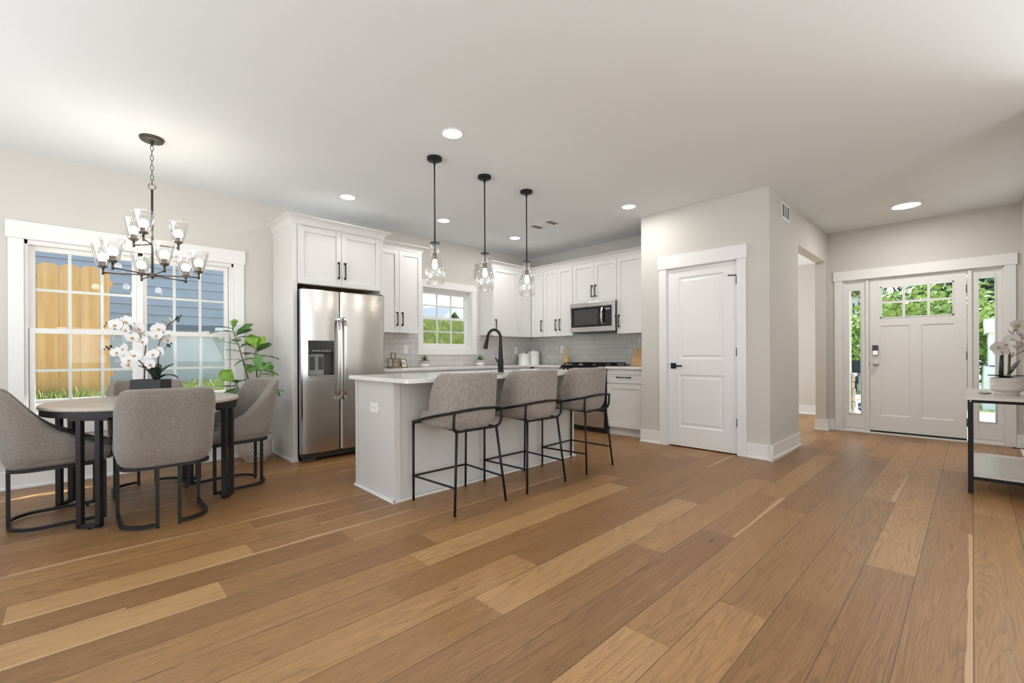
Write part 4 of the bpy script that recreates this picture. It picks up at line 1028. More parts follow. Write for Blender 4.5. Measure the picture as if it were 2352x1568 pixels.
MB().lathe([(0.0, 0.030), (0.026, 0.030), (0.026, 0.006), (0.0, 0.006)], 24).build('hub', 'bronze', t, local=True, sharp=40)
fwd = math.radians(YAW)
def chand_arm(phi, rad, z):
    a = math.radians(phi); d = Vector((math.cos(a), math.sin(a), 0)); e = d * rad
    arm = MB().tube([d * 0.018 + Vector((0, 0, z)), e + Vector((0, 0, z))], 0.0050, 8).tube([e + Vector((0, 0, z - 0.014)), e + Vector((0, 0, z + 0.036))], 0.0078, 12).build('arm', 'bronze', t, local=True)
    c = (e.x, e.y, z)
    MB().lathe([(0.0, 0.034), (0.020, 0.034), (0.021, 0.040), (0.030, 0.044), (0.031, 0.050), (0.019, 0.052), (0.018, 0.084), (0.0, 0.084)], 24, c).build('socket', 'bronze', arm, local=True, sharp=40)
    pr = [(0.032, 0.050), (0.040, 0.054), (0.073, 0.200)]
    MB().lathe_open(pr, 32, c).lathe_open([(r - 0.002, zz) for r, zz in pr], 32, c).tube([(c[0] + 0.072 * math.cos(2 * PI * k / 32), c[1] + 0.072 * math.sin(2 * PI * k / 32), z + 0.200) for k in range(32)], 0.0014, 6, closed=True).build('glass_shade', 'shade', arm, local=True)
    MB().ball((c[0], c[1], z + 0.114), 0.031, 16, 10, (1, 1, 1.12)).build('bulb', 'bulb', arm, local=True)
for k in range(6): chand_arm(38 + 60 * k, 0.298, 0.018)
for k in range(3): chand_arm(7 + 120 * k, 0.166, 0.254)

# ceiling vent, wall register
t = thing('ceiling_vent', 'white rectangular air vent in the kitchen ceiling', 'vent', (4.31, 3.83, H))
MB().box(4.195, 4.425, 3.625, 4.035, H - 0.006, H).build('frame', 'vent', t, bevel=0.003)
q = MB()
for yy in (3.665, 3.925): q.box(4.225, 4.395, yy, yy + 0.085, H - 0.0068, H - 0.0055)
q.build('opening', 'ventdark', t)  # flat dark plates, coloured as the shade behind the slots
q = MB()
for yy in (3.665, 3.925):
    for i in range(5): q.obox((4.31, yy + 0.010 + i * 0.0165, H - 0.009), (0.084, 0, 0), (0, 0.0055, 0.003), (0, -0.0004, 0.0007))
q.box(4.245, 4.375, 3.765, 3.905, H - 0.010, H - 0.006)
q.build('louvre', 'vent', t)
t = thing('wall_register', 'small white air register high on the side wall of the pantry', 'vent', (5.50, YP, 2.50))
MB().box(5.360, 5.640, YP - 0.007, YP, 2.500, 2.690).build('frame', 'vent', t, bevel=0.003)
MB().box(5.385, 5.425, YP - 0.0078, YP - 0.0065, 2.530, 2.660).box(5.448, 5.552, YP - 0.0078, YP - 0.0065, 2.530, 2.660).box(5.575, 5.610, YP - 0.0078, YP - 0.0065, 2.530, 2.660).build('opening', 'ventdark', t)  # dark plates on the frame paint in the duct shade
q = MB()
for i in range(7): q.box(5.448, 5.552, YP - 0.011, YP - 0.0075, 2.536 + i * 0.018, 2.543 + i * 0.018)
q.build('louvre', 'vent', t)

def plate(lab, ax, f, a, z, w=0.073, hgt=0.120, kind='outlet'):
    c = (a, f, z - hgt / 2) if ax == 'y' else (f, a, z - hgt / 2)
    t = thing('wall_outlet' if kind == 'outlet' else 'wall_switch', lab, kind, c)
    mb = MB(); bx(mb, ax, f - 0.006, f, a - w / 2, a + w / 2, z - hgt / 2, z + hgt / 2); mb.build('cover_plate', 'white_plastic', t, bevel=0.003)
    if kind == 'outlet':
        for dz in (-0.022, 0.022):
            mb = MB(); bx(mb, ax, f - 0.008, f - 0.006, a - 0.016, a + 0.016, z + dz - 0.014, z + dz + 0.014); mb.build('socket', 'white_plastic', t, bevel=0.004)
    else:
        mb = MB(); bx(mb, ax, f - 0.009, f - 0.006, a - 0.016, a + 0.016, z - 0.033, z + 0.033); mb.build('rocker', 'white_plastic', t, bevel=0.002)
plate('white wall outlet on the tile above the brass lanterns', 'y', YL - 0.008, 3.200, 1.146)
plate('white wall switch on the tile above the canisters', 'y', YL - 0.008, 5.315, 1.140, kind='switch')
plate('white wall outlet on the tile behind the wooden spoons', 'x', XK - 0.008, 4.668, 1.146)

# ================================================================== DINING SET
TCX, TCY, TR = 0.370, 4.240, 0.570
t = thing('dining_table', 'round pale oak dining table on paired black steel legs', 'table', (TCX, TCY, 0), math.radians(8))
MB().lathe([(0.0, 0.728), (TR - 0.006, 0.728), (TR, 0.734), (TR, 0.748), (TR - 0.004, 0.752), (0.0, 0.752)], 96).build('tabletop', 'tabletop', t, local=True, sharp=40)
MB().lathe([(TR - 0.035, 0.688), (TR - 0.012, 0.688), (TR - 0.012, 0.7278), (TR - 0.035, 0.7278), (TR - 0.035, 0.688)], 96).build('apron_ring', 'legs', t, local=True, sharp=40)
for k in range(4):
    a = math.radians(45 + 90 * k + (2 if k % 2 else 0)); rr = 0.560
    c = Vector((rr * math.cos(a), rr * math.sin(a), 0)); tg = Vector((-math.sin(a), math.cos(a), 0)); rd = Vector((math.cos(a), math.sin(a), 0))
    q = MB()
    for s in (-0.053, 0.053): q.obox(c + tg * s - rd * 0.024 + Vector((0, 0, 0.346)), tg * 0.014, rd * 0.017, Vector((0, 0, 0.334)))
    q.obox(c - rd * 0.024 + Vector((0, 0, 0.022)), tg * 0.067, rd * 0.017, Vector((0, 0, 0.011)))
    q.obox(c - rd * 0.032 + Vector((0, 0, 0.6795)), tg * 0.115, rd * 0.022, Vector((0, 0, 0.0085)))
    leg = q.build('leg', 'legs', t, local=True, bevel=0.0015, seg=1)
    MB().lathe([(0.010, 0.0), (0.010, 0.012)], 12, tuple(c - rd * 0.024)).build('foot_glide', 'black', leg, local=True)

def chair_parts(t):
    """faces local +Y; seat frame 0.45 wide, floor loops of square bar"""
    HW, DF, DR = 0.250, 0.235, -0.245
    # plan curve of the shell from front left round the back to front right
    def plan(s, inset=0.0):
        """s in 0..1 along a U"""
        w = HW - inset; r = 0.135 - inset * 0.6; yb = DR + inset; yf = DF
        L1 = yf - (yb + r); La = PI / 2 * r; Lb = 2 * (w - r); T = 2 * L1 + 2 * La + Lb; d = s * T
        if d < L1: return (-w, yf - d)
        d -= L1
        if d < La: a = PI + d / r; return (-w + r + r * math.cos(a), yb + r + r * math.sin(a))
        d -= La
        if d < Lb: return (-w + r + d, yb)
        d -= Lb
        if d < La: a = 1.5 * PI + d / r; return (w - r + r * math.cos(a), yb + r + r * math.sin(a))
        d -= La
        return (w, yb + r + d)
    def ztop(y, x):
        u = max(0.0, y - (DR + 0.050))
        z = 0.500 + 0.352 * math.exp(-(u / 0.170) ** 1.25)
        z -= 0.040 * max(0.0, (u - 0.28) / 0.2)
        ex = max(0.0, (abs(x) - 0.165) / 0.085)
        return z - 0.018 * ex * ex
    z0 = 0.388; NS, NZ = 72, 10
    def lean(z, y):
        return -0.090 * max(0.0, (z - 0.42)) ** 1.0 * 1.0
    def pt(s, h, inset):
        x, y = plan(s, inset); xo, yo = plan(s, 0.0); zt = ztop(yo, xo) - (0.0 if inset == 0 else 0.0)
        z = z0 + (zt - z0) * h
        low = max(0.0, 1 - (z - z0) / 0.075)
        k = 1 - 0.16 * low * low                         # tucks under at the bottom
        flare = 1 + 0.16 * max(0.0, z - 0.50) * (1 if yo < 0.05 else 0.3)
        return Vector((x * k * flare, (y + 0.02) * (1 - 0.10 * low * low) - 0.02 + lean(z, y) * (1.9 if yo < 0.02 else 0.6), z))
    th = 0.048
    rows = []
    for j in range(NZ + 1): rows.append([pt(i / NS, j / NZ, 0.0) for i in range(NS + 1)])
    for k in range(1, 6):                                # rolled rim
        a = PI * k / 6
        rows.append([pt(i / NS, 1.0, th / 2 * (1 - math.cos(a))) + Vector((0, 0, 0.020 * math.sin(a))) for i in range(NS + 1)])
    for j in range(NZ, -1, -1): rows.append([pt(i / NS, 0.12 + 0.88 * j / NZ, th) for i in range(NS + 1)])
    mb = MB().grid(rows, True)
    n = len(rows)
    for i in (0, NS):                                    # close the two front edges
        ring = [r[i] for r in rows]; mb.add(ring, [tuple(range(n))], False)
    sh = mb.build('backrest', 'chair', t, local=True, sharp=60)
    # seat cushion
    rows = []; m = 40
    def outline(f, y_front):
        pts = []
        for k in range(m):
            a = 2 * PI * k / m; ca, sa = math.cos(a), math.sin(a); p = 0.42
            x = 0.238 * f * (abs(ca) ** p) * (1 if ca > 0 else -1); y = (0.245 * f) * (abs(sa) ** p) * (1 if sa > 0 else -1)
            pts.append((x, y + 0.028))
        return pts
    for f, z in ((0.80, 0.388), (0.95, 0.392), (1.0, 0.412), (1.0, 0.462), (0.985, 0.482), (0.94, 0.495), (0.75, 0.502), (0.4, 0.506), (0.02, 0.508)):
        rows.append([Vector((x, y, z)) for x, y in outline(f, 0)])
    cs = MB().grid(rows, True, True); cs.add(rows[0], [tuple(range(m))[::-1]]); cs.build('seat', 'chair', t, local=True, sharp=70)
    # seat rail
    rail = [(-0.222, 0.205, 0.379)] + [(-0.222, y, 0.379) for y in (0.0, -0.10)] + [(x, y, 0.379) for x, y in [(-0.222 + 0.1 + 0.1 * math.cos(a), -0.115 + 0.1 * math.sin(a)) for a in [PI + PI / 2 * k / 8 for k in range(9)]]]
    rail = rail + [(-x, y, z) for x, y, z in rail[::-1]]
    MB().tube(rail, 0.0095, square=True, up=(0, 0, 1)).tube([(-0.222, 0.205, 0.379), (0.222, 0.205, 0.379)], 0.0095, square=True, up=(0, 0, 1)).build('seat_rail', 'legs', t, local=True)
    for s in (-1, 1):
        b = [(-0.222, 0.205), (-0.222, -0.06)] + [(-0.222 + 0.16 + 0.16 * math.cos(a), -0.065 + 0.15 * math.sin(a)) for a in [PI + PI / 2 * k / 10 for k in range(1, 11)]] + [(-0.056, -0.215)]
        path = [(x * -s, y, 0.0215) for x, y in b]
        q = MB().tube([(path[0][0], path[0][1], 0.379), (path[0][0], path[0][1], 0.012)], 0.0095, square=True, up=(0, 1, 0)).tube(path, 0.0095, square=True, up=(0, 0, 1)).tube([(path[-1][0], path[-1][1], 0.012), (path[-1][0], path[-1][1], 0.379)], 0.0095, square=True, up=(0, 1, 0))
        lg = q.build('leg', 'legs', t, local=True)
        for p in (path[0], path[-1]): MB().lathe([(0.008, 0.0), (0.008, 0.013)], 10, (p[0] * 0.97, p[1] - 0.04 if p is path[0] else p[1], 0)).build('foot_glide', 'black', lg, local=True)
CHG = 'upholstered chairs around the dining table'
c0 = thing('dining_chair', 'grey beige dining chair nearest the camera, its back turned to us', 'chair', (0.405, 3.745, 0), 0.0, CHG)
chair_parts(c0)
for lab, loc, deg in (('grey beige dining chair at the left edge of the picture, seen from its side', (-0.103, 4.196), 5 - 90), ('grey beige dining chair by the potted fig tree, facing left', (0.905, 4.278), 190 - 90), ('grey beige dining chair between the table and the window, mostly hidden', (0.412, 4.615), 180)):
    c = copy_tree(c0); c.location = (loc[0], loc[1], 0); c.rotation_euler = (0, 0, math.radians(deg)); c['label'] = lab

# ================================================================== BAR STOOLS
def stool_parts(t):
    """faces local +Y"""
    # seat cushion
    rows = []; m = 44
    def outline(f):
        pts = []
        for k in range(m):
            a = 2 * PI * k / m; ca, sa = math.cos(a), math.sin(a); p = 0.5
            pts.append((0.232 * f * abs(ca) ** p * (1 if ca > 0 else -1), 0.215 * f * abs(sa) ** p * (1 if sa > 0 else -1) + 0.030))
        return pts
    for f, z in ((0.70, 0.562), (0.92, 0.566), (0.99, 0.582), (1.0, 0.610), (0.99, 0.636), (0.95, 0.652), (0.78, 0.662), (0.4, 0.667), (0.02, 0.668)):
        rows.append([Vector((x, y, z)) for x, y in outline(f)])
    cs = MB().grid(rows, True, True); cs.add(rows[0], [tuple(range(m))[::-1]]); cs.build('seat', 'stool', t, local=True, sharp=75)
    # tub back: U plan with rounded front corners
    NS, NZ, th = 64, 12, 0.042
    def plan(s, inset):
        w = 0.243 - inset; yb = -0.225 + inset; yf = 0.045; r = 0.165 - inset * 0.7
        L1 = yf - (yb + r); La = PI / 2 * r; Lb = 2 * (w - r); T = 2 * L1 + 2 * La + Lb; d = s * T
        if d < L1: return (-w, yf - d)
        d -= L1
        if d < La: a = PI + d / r; return (-w + r + r * math.cos(a), yb + r + r * math.sin(a))
        d -= La
        if d < Lb: return (-w + r + d, yb)
        d -= Lb
        if d < La: a = 1.5 * PI + d / r; return (w - r + r * math.cos(a), yb + r + r * math.sin(a))
        return (w, yb + r + d - La)
    def pt(s, h, inset):
        x, y = plan(s, inset); xo, yo = plan(s, 0)
        zt = 0.932; q = (yo + 0.115) / 0.160
        if q > 0: zt = 0.640 + (0.932 - 0.640) * math.sqrt(max(0.0, 1 - min(1, q) ** 2.2))
        z0 = 0.556; z = z0 + (zt - z0) * h
        low = max(0.0, 1 - (z - z0) / 0.09); k = 1 - 0.20 * low * low
        fl = 1 + 0.10 * max(0, z - 0.66)
        return Vector((x * k * fl, y * (1 - 0.14 * low * low) - 0.07 * max(0, z - 0.66), z))
    rows = [[pt(i / NS, j / NZ, 0) for i in range(NS + 1)] for j in range(NZ + 1)]
    for k in range(1, 6):
        a = PI * k / 6
        rows.append([pt(i / NS, 1.0, th / 2 * (1 - math.cos(a))) + Vector((0, 0, 0.014 * math.sin(a))) for i in range(NS + 1)])
    rows += [[pt(i / NS, 0.10 + 0.90 * j / NZ, th) for i in range(NS + 1)] for j in range(NZ, -1, -1)]
    mb = MB().grid(rows, True); n = len(rows)
    for i in (0, NS): mb.add([r[i] for r in rows], [tuple(range(n))])
    mb.build('backrest', 'stool', t, local=True, sharp=60)
    # rail round the back, rising from the front legs
    r = 0.0095
    fl, fr_ = Vector((-0.246, 0.236, 0.580)), Vector((0.246, 0.236, 0.580))
    rp = [(-0.246, 0.236, 0.580), (-0.255, 0.10, 0.612), (-0.262, -0.02, 0.640), (-0.262, -0.10, 0.656), (-0.250, -0.170, 0.670), (-0.205, -0.228, 0.684), (-0.14, -0.248, 0.692), (0.0, -0.252, 0.697)]
    rp = rp + [(-x, y, z) for x, y, z in rp[-2::-1]]
    MB().tube(rp, r, 10).build('back_rail', 'black', t, local=True)
    # rear hoop under the seat
    hp = [(-0.214, -0.222, 0.684), (-0.216, -0.218, 0.610), (-0.212, -0.212, 0.575), (-0.196, -0.204, 0.553), (-0.165, -0.200, 0.546)]
    hp = hp + [(-x, y, z) for x, y, z in hp[::-1]]
    MB().tube(hp, r, 10).build('rear_hoop', 'black', t, local=True)
    MB().tube([(-0.244, 0.230, 0.572), (0.244, 0.230, 0.572)], r * 0.9, 8).tube([(-0.16, -0.20, 0.549), (-0.16, 0.23, 0.560)], r * 0.8, 8).tube([(0.16, -0.20, 0.549), (0.16, 0.23, 0.560)], r * 0.8, 8).build('seat_support', 'black', t, local=True)
    for x in (-0.246, 0.246): MB().tube([(x, 0.236, 0.582), (x * 0.985, 0.243, 0.0)], [r, 0.0085], 10).build('leg', 'black', t, local=True)
    for x in (-0.180, 0.180): MB().tube([(x, -0.202, 0.548), (x * 1.29, -0.247, 0.0)], [r, 0.0085], 10).build('leg', 'black', t, local=True)
    z = 0.180
    A, B, C, D = (-0.243, 0.241, z), (0.243, 0.241, z), (0.217, -0.232, z), (-0.217, -0.232, z)
    for p, q in ((A, B), (B, C), (D, A)): MB().tube([p, q], 0.0075, 8).build('foot_rail', 'black', t, local=True)
SG = 'tweed bar stools along the island'
s0 = thing('bar_stool', 'taupe tweed bar stool nearest the camera at the left end of the island', 'stool', (2.012, 2.630, 0), 0.0, SG)
stool_parts(s0)
for lab, loc, deg in (('taupe tweed bar stool in the middle of the three at the island', (2.698, 2.628), 0), ('taupe tweed bar stool farthest along the island, nearest the pantry door', (3.445, 2.648), 4)):
    c = copy_tree(s0); c.location = (loc[0], loc[1], 0); c.rotation_euler = (0, 0, math.radians(deg)); c['label'] = lab

# ================================================================== PLANTS AND SMALL THINGS
def petal(mb, c, d, nrm, ln, w, cup=0.25):
    """one rounded petal from c along d"""
    d = Vector(d).normalized(); nrm = Vector(nrm).normalized(); s = d.cross(nrm).normalized(); rows = []
    for i in range(6):
        u = i / 5; ww = w * (math.sin(PI * min(1, 0.12 + 0.86 * u)) ** 0.7)
        rows.append([Vector(c) + d * ln * u + s * ww * v + nrm * (cup * ln * (u * u * 0.5 - 0.15 * u) - cup * 0.35 * w * v * v + 0.002) for v in (-1, -0.5, 0, 0.5, 1)])
    mb.grid(rows, True)
def bloom(parent, c, nrm, r, roll=0.0):
    c = Vector(c); n = Vector(nrm).normalized(); a = Vector((0, 0, 1)); x = a.cross(n).normalized(); y = n.cross(x).normalized()
    cr, sr = math.cos(roll), math.sin(roll); x, y = x * cr + y * sr, y * cr - x * sr
    mb = MB()
    for an, w, l in ((90, 0.40, 0.95), (215, 0.38, 0.92), (325, 0.38, 0.92)):
        q = x * math.cos(math.radians(an)) + y * math.sin(math.radians(an)); petal(mb, c - n * 0.002, q, n, r * l, r * w)
    for an in (8, 172):
        q = x * math.cos(math.radians(an)) + y * math.sin(math.radians(an)); petal(mb, c + n * 0.001, q, n, r * 1.05, r * 0.66)
    b = mb.build('flower', 'petal', parent, local=True)
    q = MB(); q.ball(tuple(c + n * 0.006 - y * r * 0.10), r * 0.16, 8, 6); petal(q, c + n * 0.004, -y + n * 0.5, n, r * 0.40, r * 0.16)
    q.build('flower_lip', 'lip', b, local=True)
def strap_leaf(mb, base_, d, ln, w, rise, droop, th=0.004):
    d = Vector(d).normalized(); s = d.cross(Vector((0, 0, 1))).normalized(); top = []; bot = []
    for i in range(10):
        u = i / 9; ww = w * (math.sin(PI * (0.10 + 0.88 * u)) ** 0.6); p = Vector(base_) + d * ln * u + Vector((0, 0, rise * u - droop * u * u))
        top.append([p + s * ww * v + Vector((0, 0, 0.22 * ww * abs(v) + th / 2)) for v in (-1, -0.5, 0, 0.5, 1)])
        bot.append([q - Vector((0, 0, th)) for q in top[-1]])
    mb.grid(top, True); mb.grid([r[::-1] for r in bot], True)
    n = 10
    for k in (0, 4): mb.grid([[top[i][k], bot[i][k]] for i in range(n)], True)
    mb.grid([top[0], bot[0]], True); mb.grid([top[-1], bot[-1]], True)

# image-plane directions at the table, as true world vectors
RT = Vector((R0.x, R0.y, 0)); UPV = Vector((0, 0, 1)); TOC = Vector((-F.x, -F.y, 0))
# orchid on the dining table
PX, PY, PZ = 0.385, 4.240, 0.752
t = thing('potted_orchid', 'white orchid in a rectangular charcoal pot on the dining table', 'plant', (PX, PY, PZ), math.radians(-44))
MB().box(-0.112, 0.112, -0.055, 0.055, 0.0, 0.143).build('pot', 'blackpot', t, local=True, bevel=0.004)
MB().box(-0.106, 0.106, -0.049, 0.049, 0.1425, 0.146).build('soil', 'soil', t, local=True)
def L3(u, f, z): return Vector((u, -f, z))             # local: x to the right, -y away, z up (after the rotation the x axis lies across the view)
lf = MB()
for bxp, ang, ln, w, ri, dr in ((0.02, 60, 0.13, 0.030, 0.17, 0.06), (0.03, 120, 0.13, 0.032, 0.16, 0.05), (0.03, 200, 0.10, 0.028, 0.18, 0.08), (0.05, -8, 0.17, 0.022, 0.12, 0.11), (0.05, 250, 0.10, 0.030, 0.18, 0.09), (0.045, 300, 0.10, 0.030, 0.19, 0.10)):
    strap_leaf(lf, (bxp, 0, 0.146), (math.cos(math.radians(ang)), math.sin(math.radians(ang)), 0), ln, w, ri, dr)
lf.build('leaf', 'orchid_leaf', t, local=True)
def orchid_spray(t, pts, blooms, r0, facing, buds):
    s = MB().tube(pts, [0.0050 - 0.0030 * i / (len(pts) - 1) for i in range(len(pts))], 8)
    e = Vector(pts[-1]); d = (e - Vector(pts[-2])).normalized()
    st = s.build('stem', 'stem', t, local=True)
    q = MB(); tips = []
    for i in range(buds):
        a = (-1) ** i; k = e + d * (0.018 + 0.016 * i) + Vector((0, 0, 0.008 * a - 0.004 * i))
        q.tube([e + d * 0.012 * i, k], 0.0016, 5); q.ball(tuple(k), 0.0085 - 0.0012 * i, 8, 6, (1, 1, 1.25))
    if buds: q.build('bud', 'bud', st, local=True)
    for c, tw in blooms: bloom(t, c, Vector(facing) + Vector((rnd.uniform(-.35, .35), rnd.uniform(-.2, .2), rnd.uniform(-.25, .15))), r0 * rnd.uniform(0.92, 1.08), tw)
FC = (0.0, -1.0, 0.1)
orchid_spray(t, [(-0.050, 0.0, 0.14), (-0.045, 0.0, 0.30), (-0.035, 0.0, 0.42), (-0.045, -0.01, 0.500), (-0.10, -0.03, 0.560), (-0.17, -0.05, 0.590), (-0.215, -0.06, 0.575)],
             [((-0.010, -0.06, 0.425), .1), ((-0.075, -0.07, 0.455), -.1), ((-0.115, -0.08, 0.510), .0), ((-0.045, -0.05, 0.520), .2), ((-0.190, -0.08, 0.545), -.2), ((-0.140, -0.05, 0.570), .1), ((-0.060, -0.02, 0.470), .3)], 0.052, FC, 4)
orchid_spray(t, [(0.045, 0.01, 0.14), (0.046, 0.01, 0.30), (0.048, 0.01, 0.40), (0.070, 0.02, 0.480), (0.110, 0.03, 0.555), (0.160, 0.03, 0.590)],
             [((0.060, -0.02, 0.470), .1), ((0.100, 0.04, 0.440), -.2), ((0.065, -0.01, 0.520), .2)], 0.048, (0.2, -0.9, 0.2), 3)
# two flowers at the tip seen from behind in warm light
orchid_spray(t, [(0.110, 0.03, 0.555), (0.135, 0.03, 0.575), (0.150, 0.03, 0.580)], [((0.130, 0.03, 0.575), .4), ((0.085, 0.02, 0.565), -.4)], 0.038, (0.9, 0.5, 0.5), 2)
orchid_spray(t, [(-0.045, 0.0, 0.24), (-0.075, -0.02, 0.29), (-0.13, -0.05, 0.345), (-0.19, -0.06, 0.375), (-0.225, -0.06, 0.380)],
             [((-0.180, -0.08, 0.345), .1), ((-0.125, -0.08, 0.325), -.1), ((-0.140, -0.07, 0.370), .2), ((-0.085, -0.09, 0.290), .1), ((-0.050, -0.08, 0.325), -.3), ((-0.100, -0.08, 0.260), .2)], 0.047, FC, 4)
orchid_spray(t, [(0.046, 0.01, 0.24), (0.070, -0.02, 0.300), (0.110, -0.05, 0.350), (0.150, -0.05, 0.380)],
             [((0.080, -0.08, 0.330), .1), ((0.040, -0.07, 0.290), -.1), ((0.070, -0.09, 0.260), .2), ((0.110, -0.06, 0.345), .3)], 0.046, FC, 3)

# fiddle leaf fig
t = thing('potted_fig_tree', 'fiddle leaf fig in a diamond banded pot beside the fridge cabinet', 'plant', (1.300, 5.115, 0))
MB().lathe([(0.0, 0.0), (0.100, 0.0), (0.104, 0.012), (0.110, 0.030), (0.138, 0.046), (0.147, 0.075), (0.149, 0.150), (0.147, 0.250), (0.144, 0.264), (0.134, 0.264), (0.130, 0.235), (0.0, 0.235)], 64).build('pot', 'figpot', t, local=True, sharp=50)
q = MB().lathe([(0.0, 0.236), (0.131, 0.236)], 32)
for i in range(60):
    a, r_ = rnd.uniform(0, 6.28), rnd.uniform(0, 0.118); q.ball((r_ * math.cos(a), r_ * math.sin(a), 0.238), rnd.uniform(0.006, 0.013), 6, 4)
q.build('soil', 'soil', t, local=True)
def w2(u, f, z): return RT * u + Vector((F.x, F.y, 0)) * f + UPV * z
stems = [[w2(0.0, 0, 0.23), w2(-0.02, 0.0, 0.55), w2(-0.06, -.01, 0.80), w2(-0.115, -.02, 1.02), w2(-0.16, -.03, 1.20), w2(-0.21, -.04, 1.345)],
         [w2(0.01, 0.02, 0.23), w2(0.02, .02, 0.55), w2(0.015, .0, 0.85), w2(0.012, -.01, 1.02), w2(0.012, -.02, 1.13)],
         [w2(0.01, -0.02, 0.23), w2(0.05, -.08, 0.55), w2(0.12, -.16, 0.78), w2(0.160, -.20, 0.90)],
         [w2(0.0, -0.02, 0.23), w2(-0.05, -.04, 0.50), w2(-0.12, -.06, 0.70), w2(-0.16, -.08, 0.80)]]
q = MB()
for s in stems: q.tube(s, [0.011 - 0.007 * i / (len(s) - 1) for i in range(len(s))], 8)
tr = q.build('trunk', 'stem', t, local=True)
def fig_leaf(mb, b, d, ln, w, droop, face=None):
    d = Vector(d).normalized(); up = Vector((0, 0, 1)); s = d.cross(up)
    if s.length < 0.1: s = d.cross(Vector((1, 0, 0)))
    s.normalize(); nn = s.cross(d).normalized()
    if face is not None:
        s2 = d.cross(Vector(face)).normalized(); s = s2; nn = s.cross(d).normalized()
    rows = []; prof = (0.04, 0.10, 0.42, 0.56, 0.66, 0.86, 1.0, 0.98, 0.80, 0.48, 0.06)
    for i, p in enumerate(prof):
        u = i / (len(prof) - 1); c = Vector(b) + d * ln * u + Vector((0, 0, -droop * ln * u * u))
        rows.append([c + s * w * p * v + nn * (0.16 * w * (abs(v) ** 1.5) + 0.05 * w * math.sin(u * 16 + v * 2) * abs(v)) for v in (-1, -0.66, -0.33, 0, 0.33, 0.66, 1)])
    mb.grid(rows, True)
    mb.tube([Vector(b) - d * 0.02, Vector(b) + d * 0.02], 0.0025, 5)
fl = MB(); fll = MB()
def at(s, u):
    k = u * (len(s) - 1); i = min(int(k), len(s) - 2); return s[i].lerp(s[i + 1], k - i)
for (si, u, ru, rf, rz, ln, w, dr, light_) in [
    (0, 1.0, -0.75, -.2, 0.15, 0.19, 0.040, 0.1, 0), (0, 1.0, 0.10, .3, 0.9, 0.10, 0.045, 0.1, 1), (0, .98, 0.35, -.2, .7, 0.11, 0.045, .2, 0), (0, .95, -0.9, -.3, 0.12, 0.20, 0.058, .25, 0),
    (0, .93, 0.75, .3, 0.55, 0.19, 0.045, .1, 0), (0, .90, 0.75, -.3, 0.15, 0.21, 0.062, -.1, 0), (0, .86, 0.85, .0, 0.20, 0.23, 0.050, .2, 0), (0, .84, -0.4, .6, .1, 0.15, 0.05, .3, 0),
    (0, .78, -0.95, -.1, 0.22, 0.22, 0.040, .05, 0), (0, .74, 0.85, -.3, 0.45, 0.19, 0.045, .3, 0), (0, .70, -0.95, .2, 0.18, 0.20, 0.038, .1, 0), (0, .68, 0.6, .5, .1, 0.16, 0.05, .4, 0), (0, .60, -0.9, -.2, 0.2, 0.14, 0.030, .2, 0), (0, .55, 0.5, -.5, .2, 0.15, 0.045, .4, 0),
    (1, 1.0, -0.15, -.2, 0.95, 0.15, 0.058, .0, 1), (1, 1.0, 0.50, .2, 0.85, 0.16, 0.055, .1, 1), (1, 1.0, -0.55, .1, 0.8, 0.14, 0.045, .1, 0), (1, .92, 0.85, -.4, 0.35, 0.21, 0.070, -.1, 0), (1, .90, -0.8, .4, .1, .15, .05, .2, 0),
    (1, .84, 0.8, .3, .1, .20, .062, .3, 0), (1, .78, -0.6, -.5, 0.1, 0.18, 0.060, .5, 0), (1, .72, 0.75, -.3, -.1, 0.21, 0.070, .3, 0), (1, .66, 0.2, -.8, 0.1, 0.18, 0.062, .5, 0), (1, .60, .9, .1, .0, .20, .062, .3, 0),
    (2, 1.0, -0.25, .2, 0.95, 0.17, 0.050, -.1, 0), (2, 1.0, 0.75, -.1, 0.6, 0.15, 0.042, .0, 0), (2, .96, 0.9, -.3, 0.1, 0.17, 0.045, .2, 0), (2, .88, 0.2, -.6, -.2, 0.18, 0.060, .5, 0), (2, .80, 0.55, -.2, -.45, 0.20, 0.055, .2, 0), (2, .68, 0.85, -.2, -.15, 0.24, 0.055, .3, 0), (2, .62, 0.8, .2, .0, .22, .05, .2, 0), (2, .55, 0.4, -.7, -.3, .18, .06, .4, 0),
    (3, 1.0, -0.85, -.2, 0.25, 0.24, 0.065, .15, 1), (3, .97, -0.3, -.3, 0.55, 0.20, 0.065, .2, 1), (3, .92, 0.45, -.4, .35, .20, .065, .3, 0), (3, .88, -0.95, -.1, -.05, 0.27, 0.060, .0, 0), (3, .80, -0.6, -.4, -.2, 0.22, 0.070, .3, 0), (3, .72, 0.2, -.6, .1, .20, .065, .4, 0), (3, .66, -0.7, .1, -.3, .22, .065, .2, 0), (3, .55, -0.5, -.4, -.4, .22, .06, .3, 0), (3, .35, -0.9, -.2, -.1, .22, .055, .1, 0)]:
    b = at(stems[si], u); d = RT * ru + Vector((F.x, F.y, 0)) * rf + UPV * rz
    fig_leaf(fll if light_ else fl, b + d.normalized() * 0.015, d, ln, w, dr, TOC + UPV * 0.9 if rz > 0.5 else None)
fl.build('foliage', 'figleaf', t, local=True); o = fll.build('young_foliage', 'figleaf_light', t, local=True); o['label'] = 'lighter yellow green young leaves'

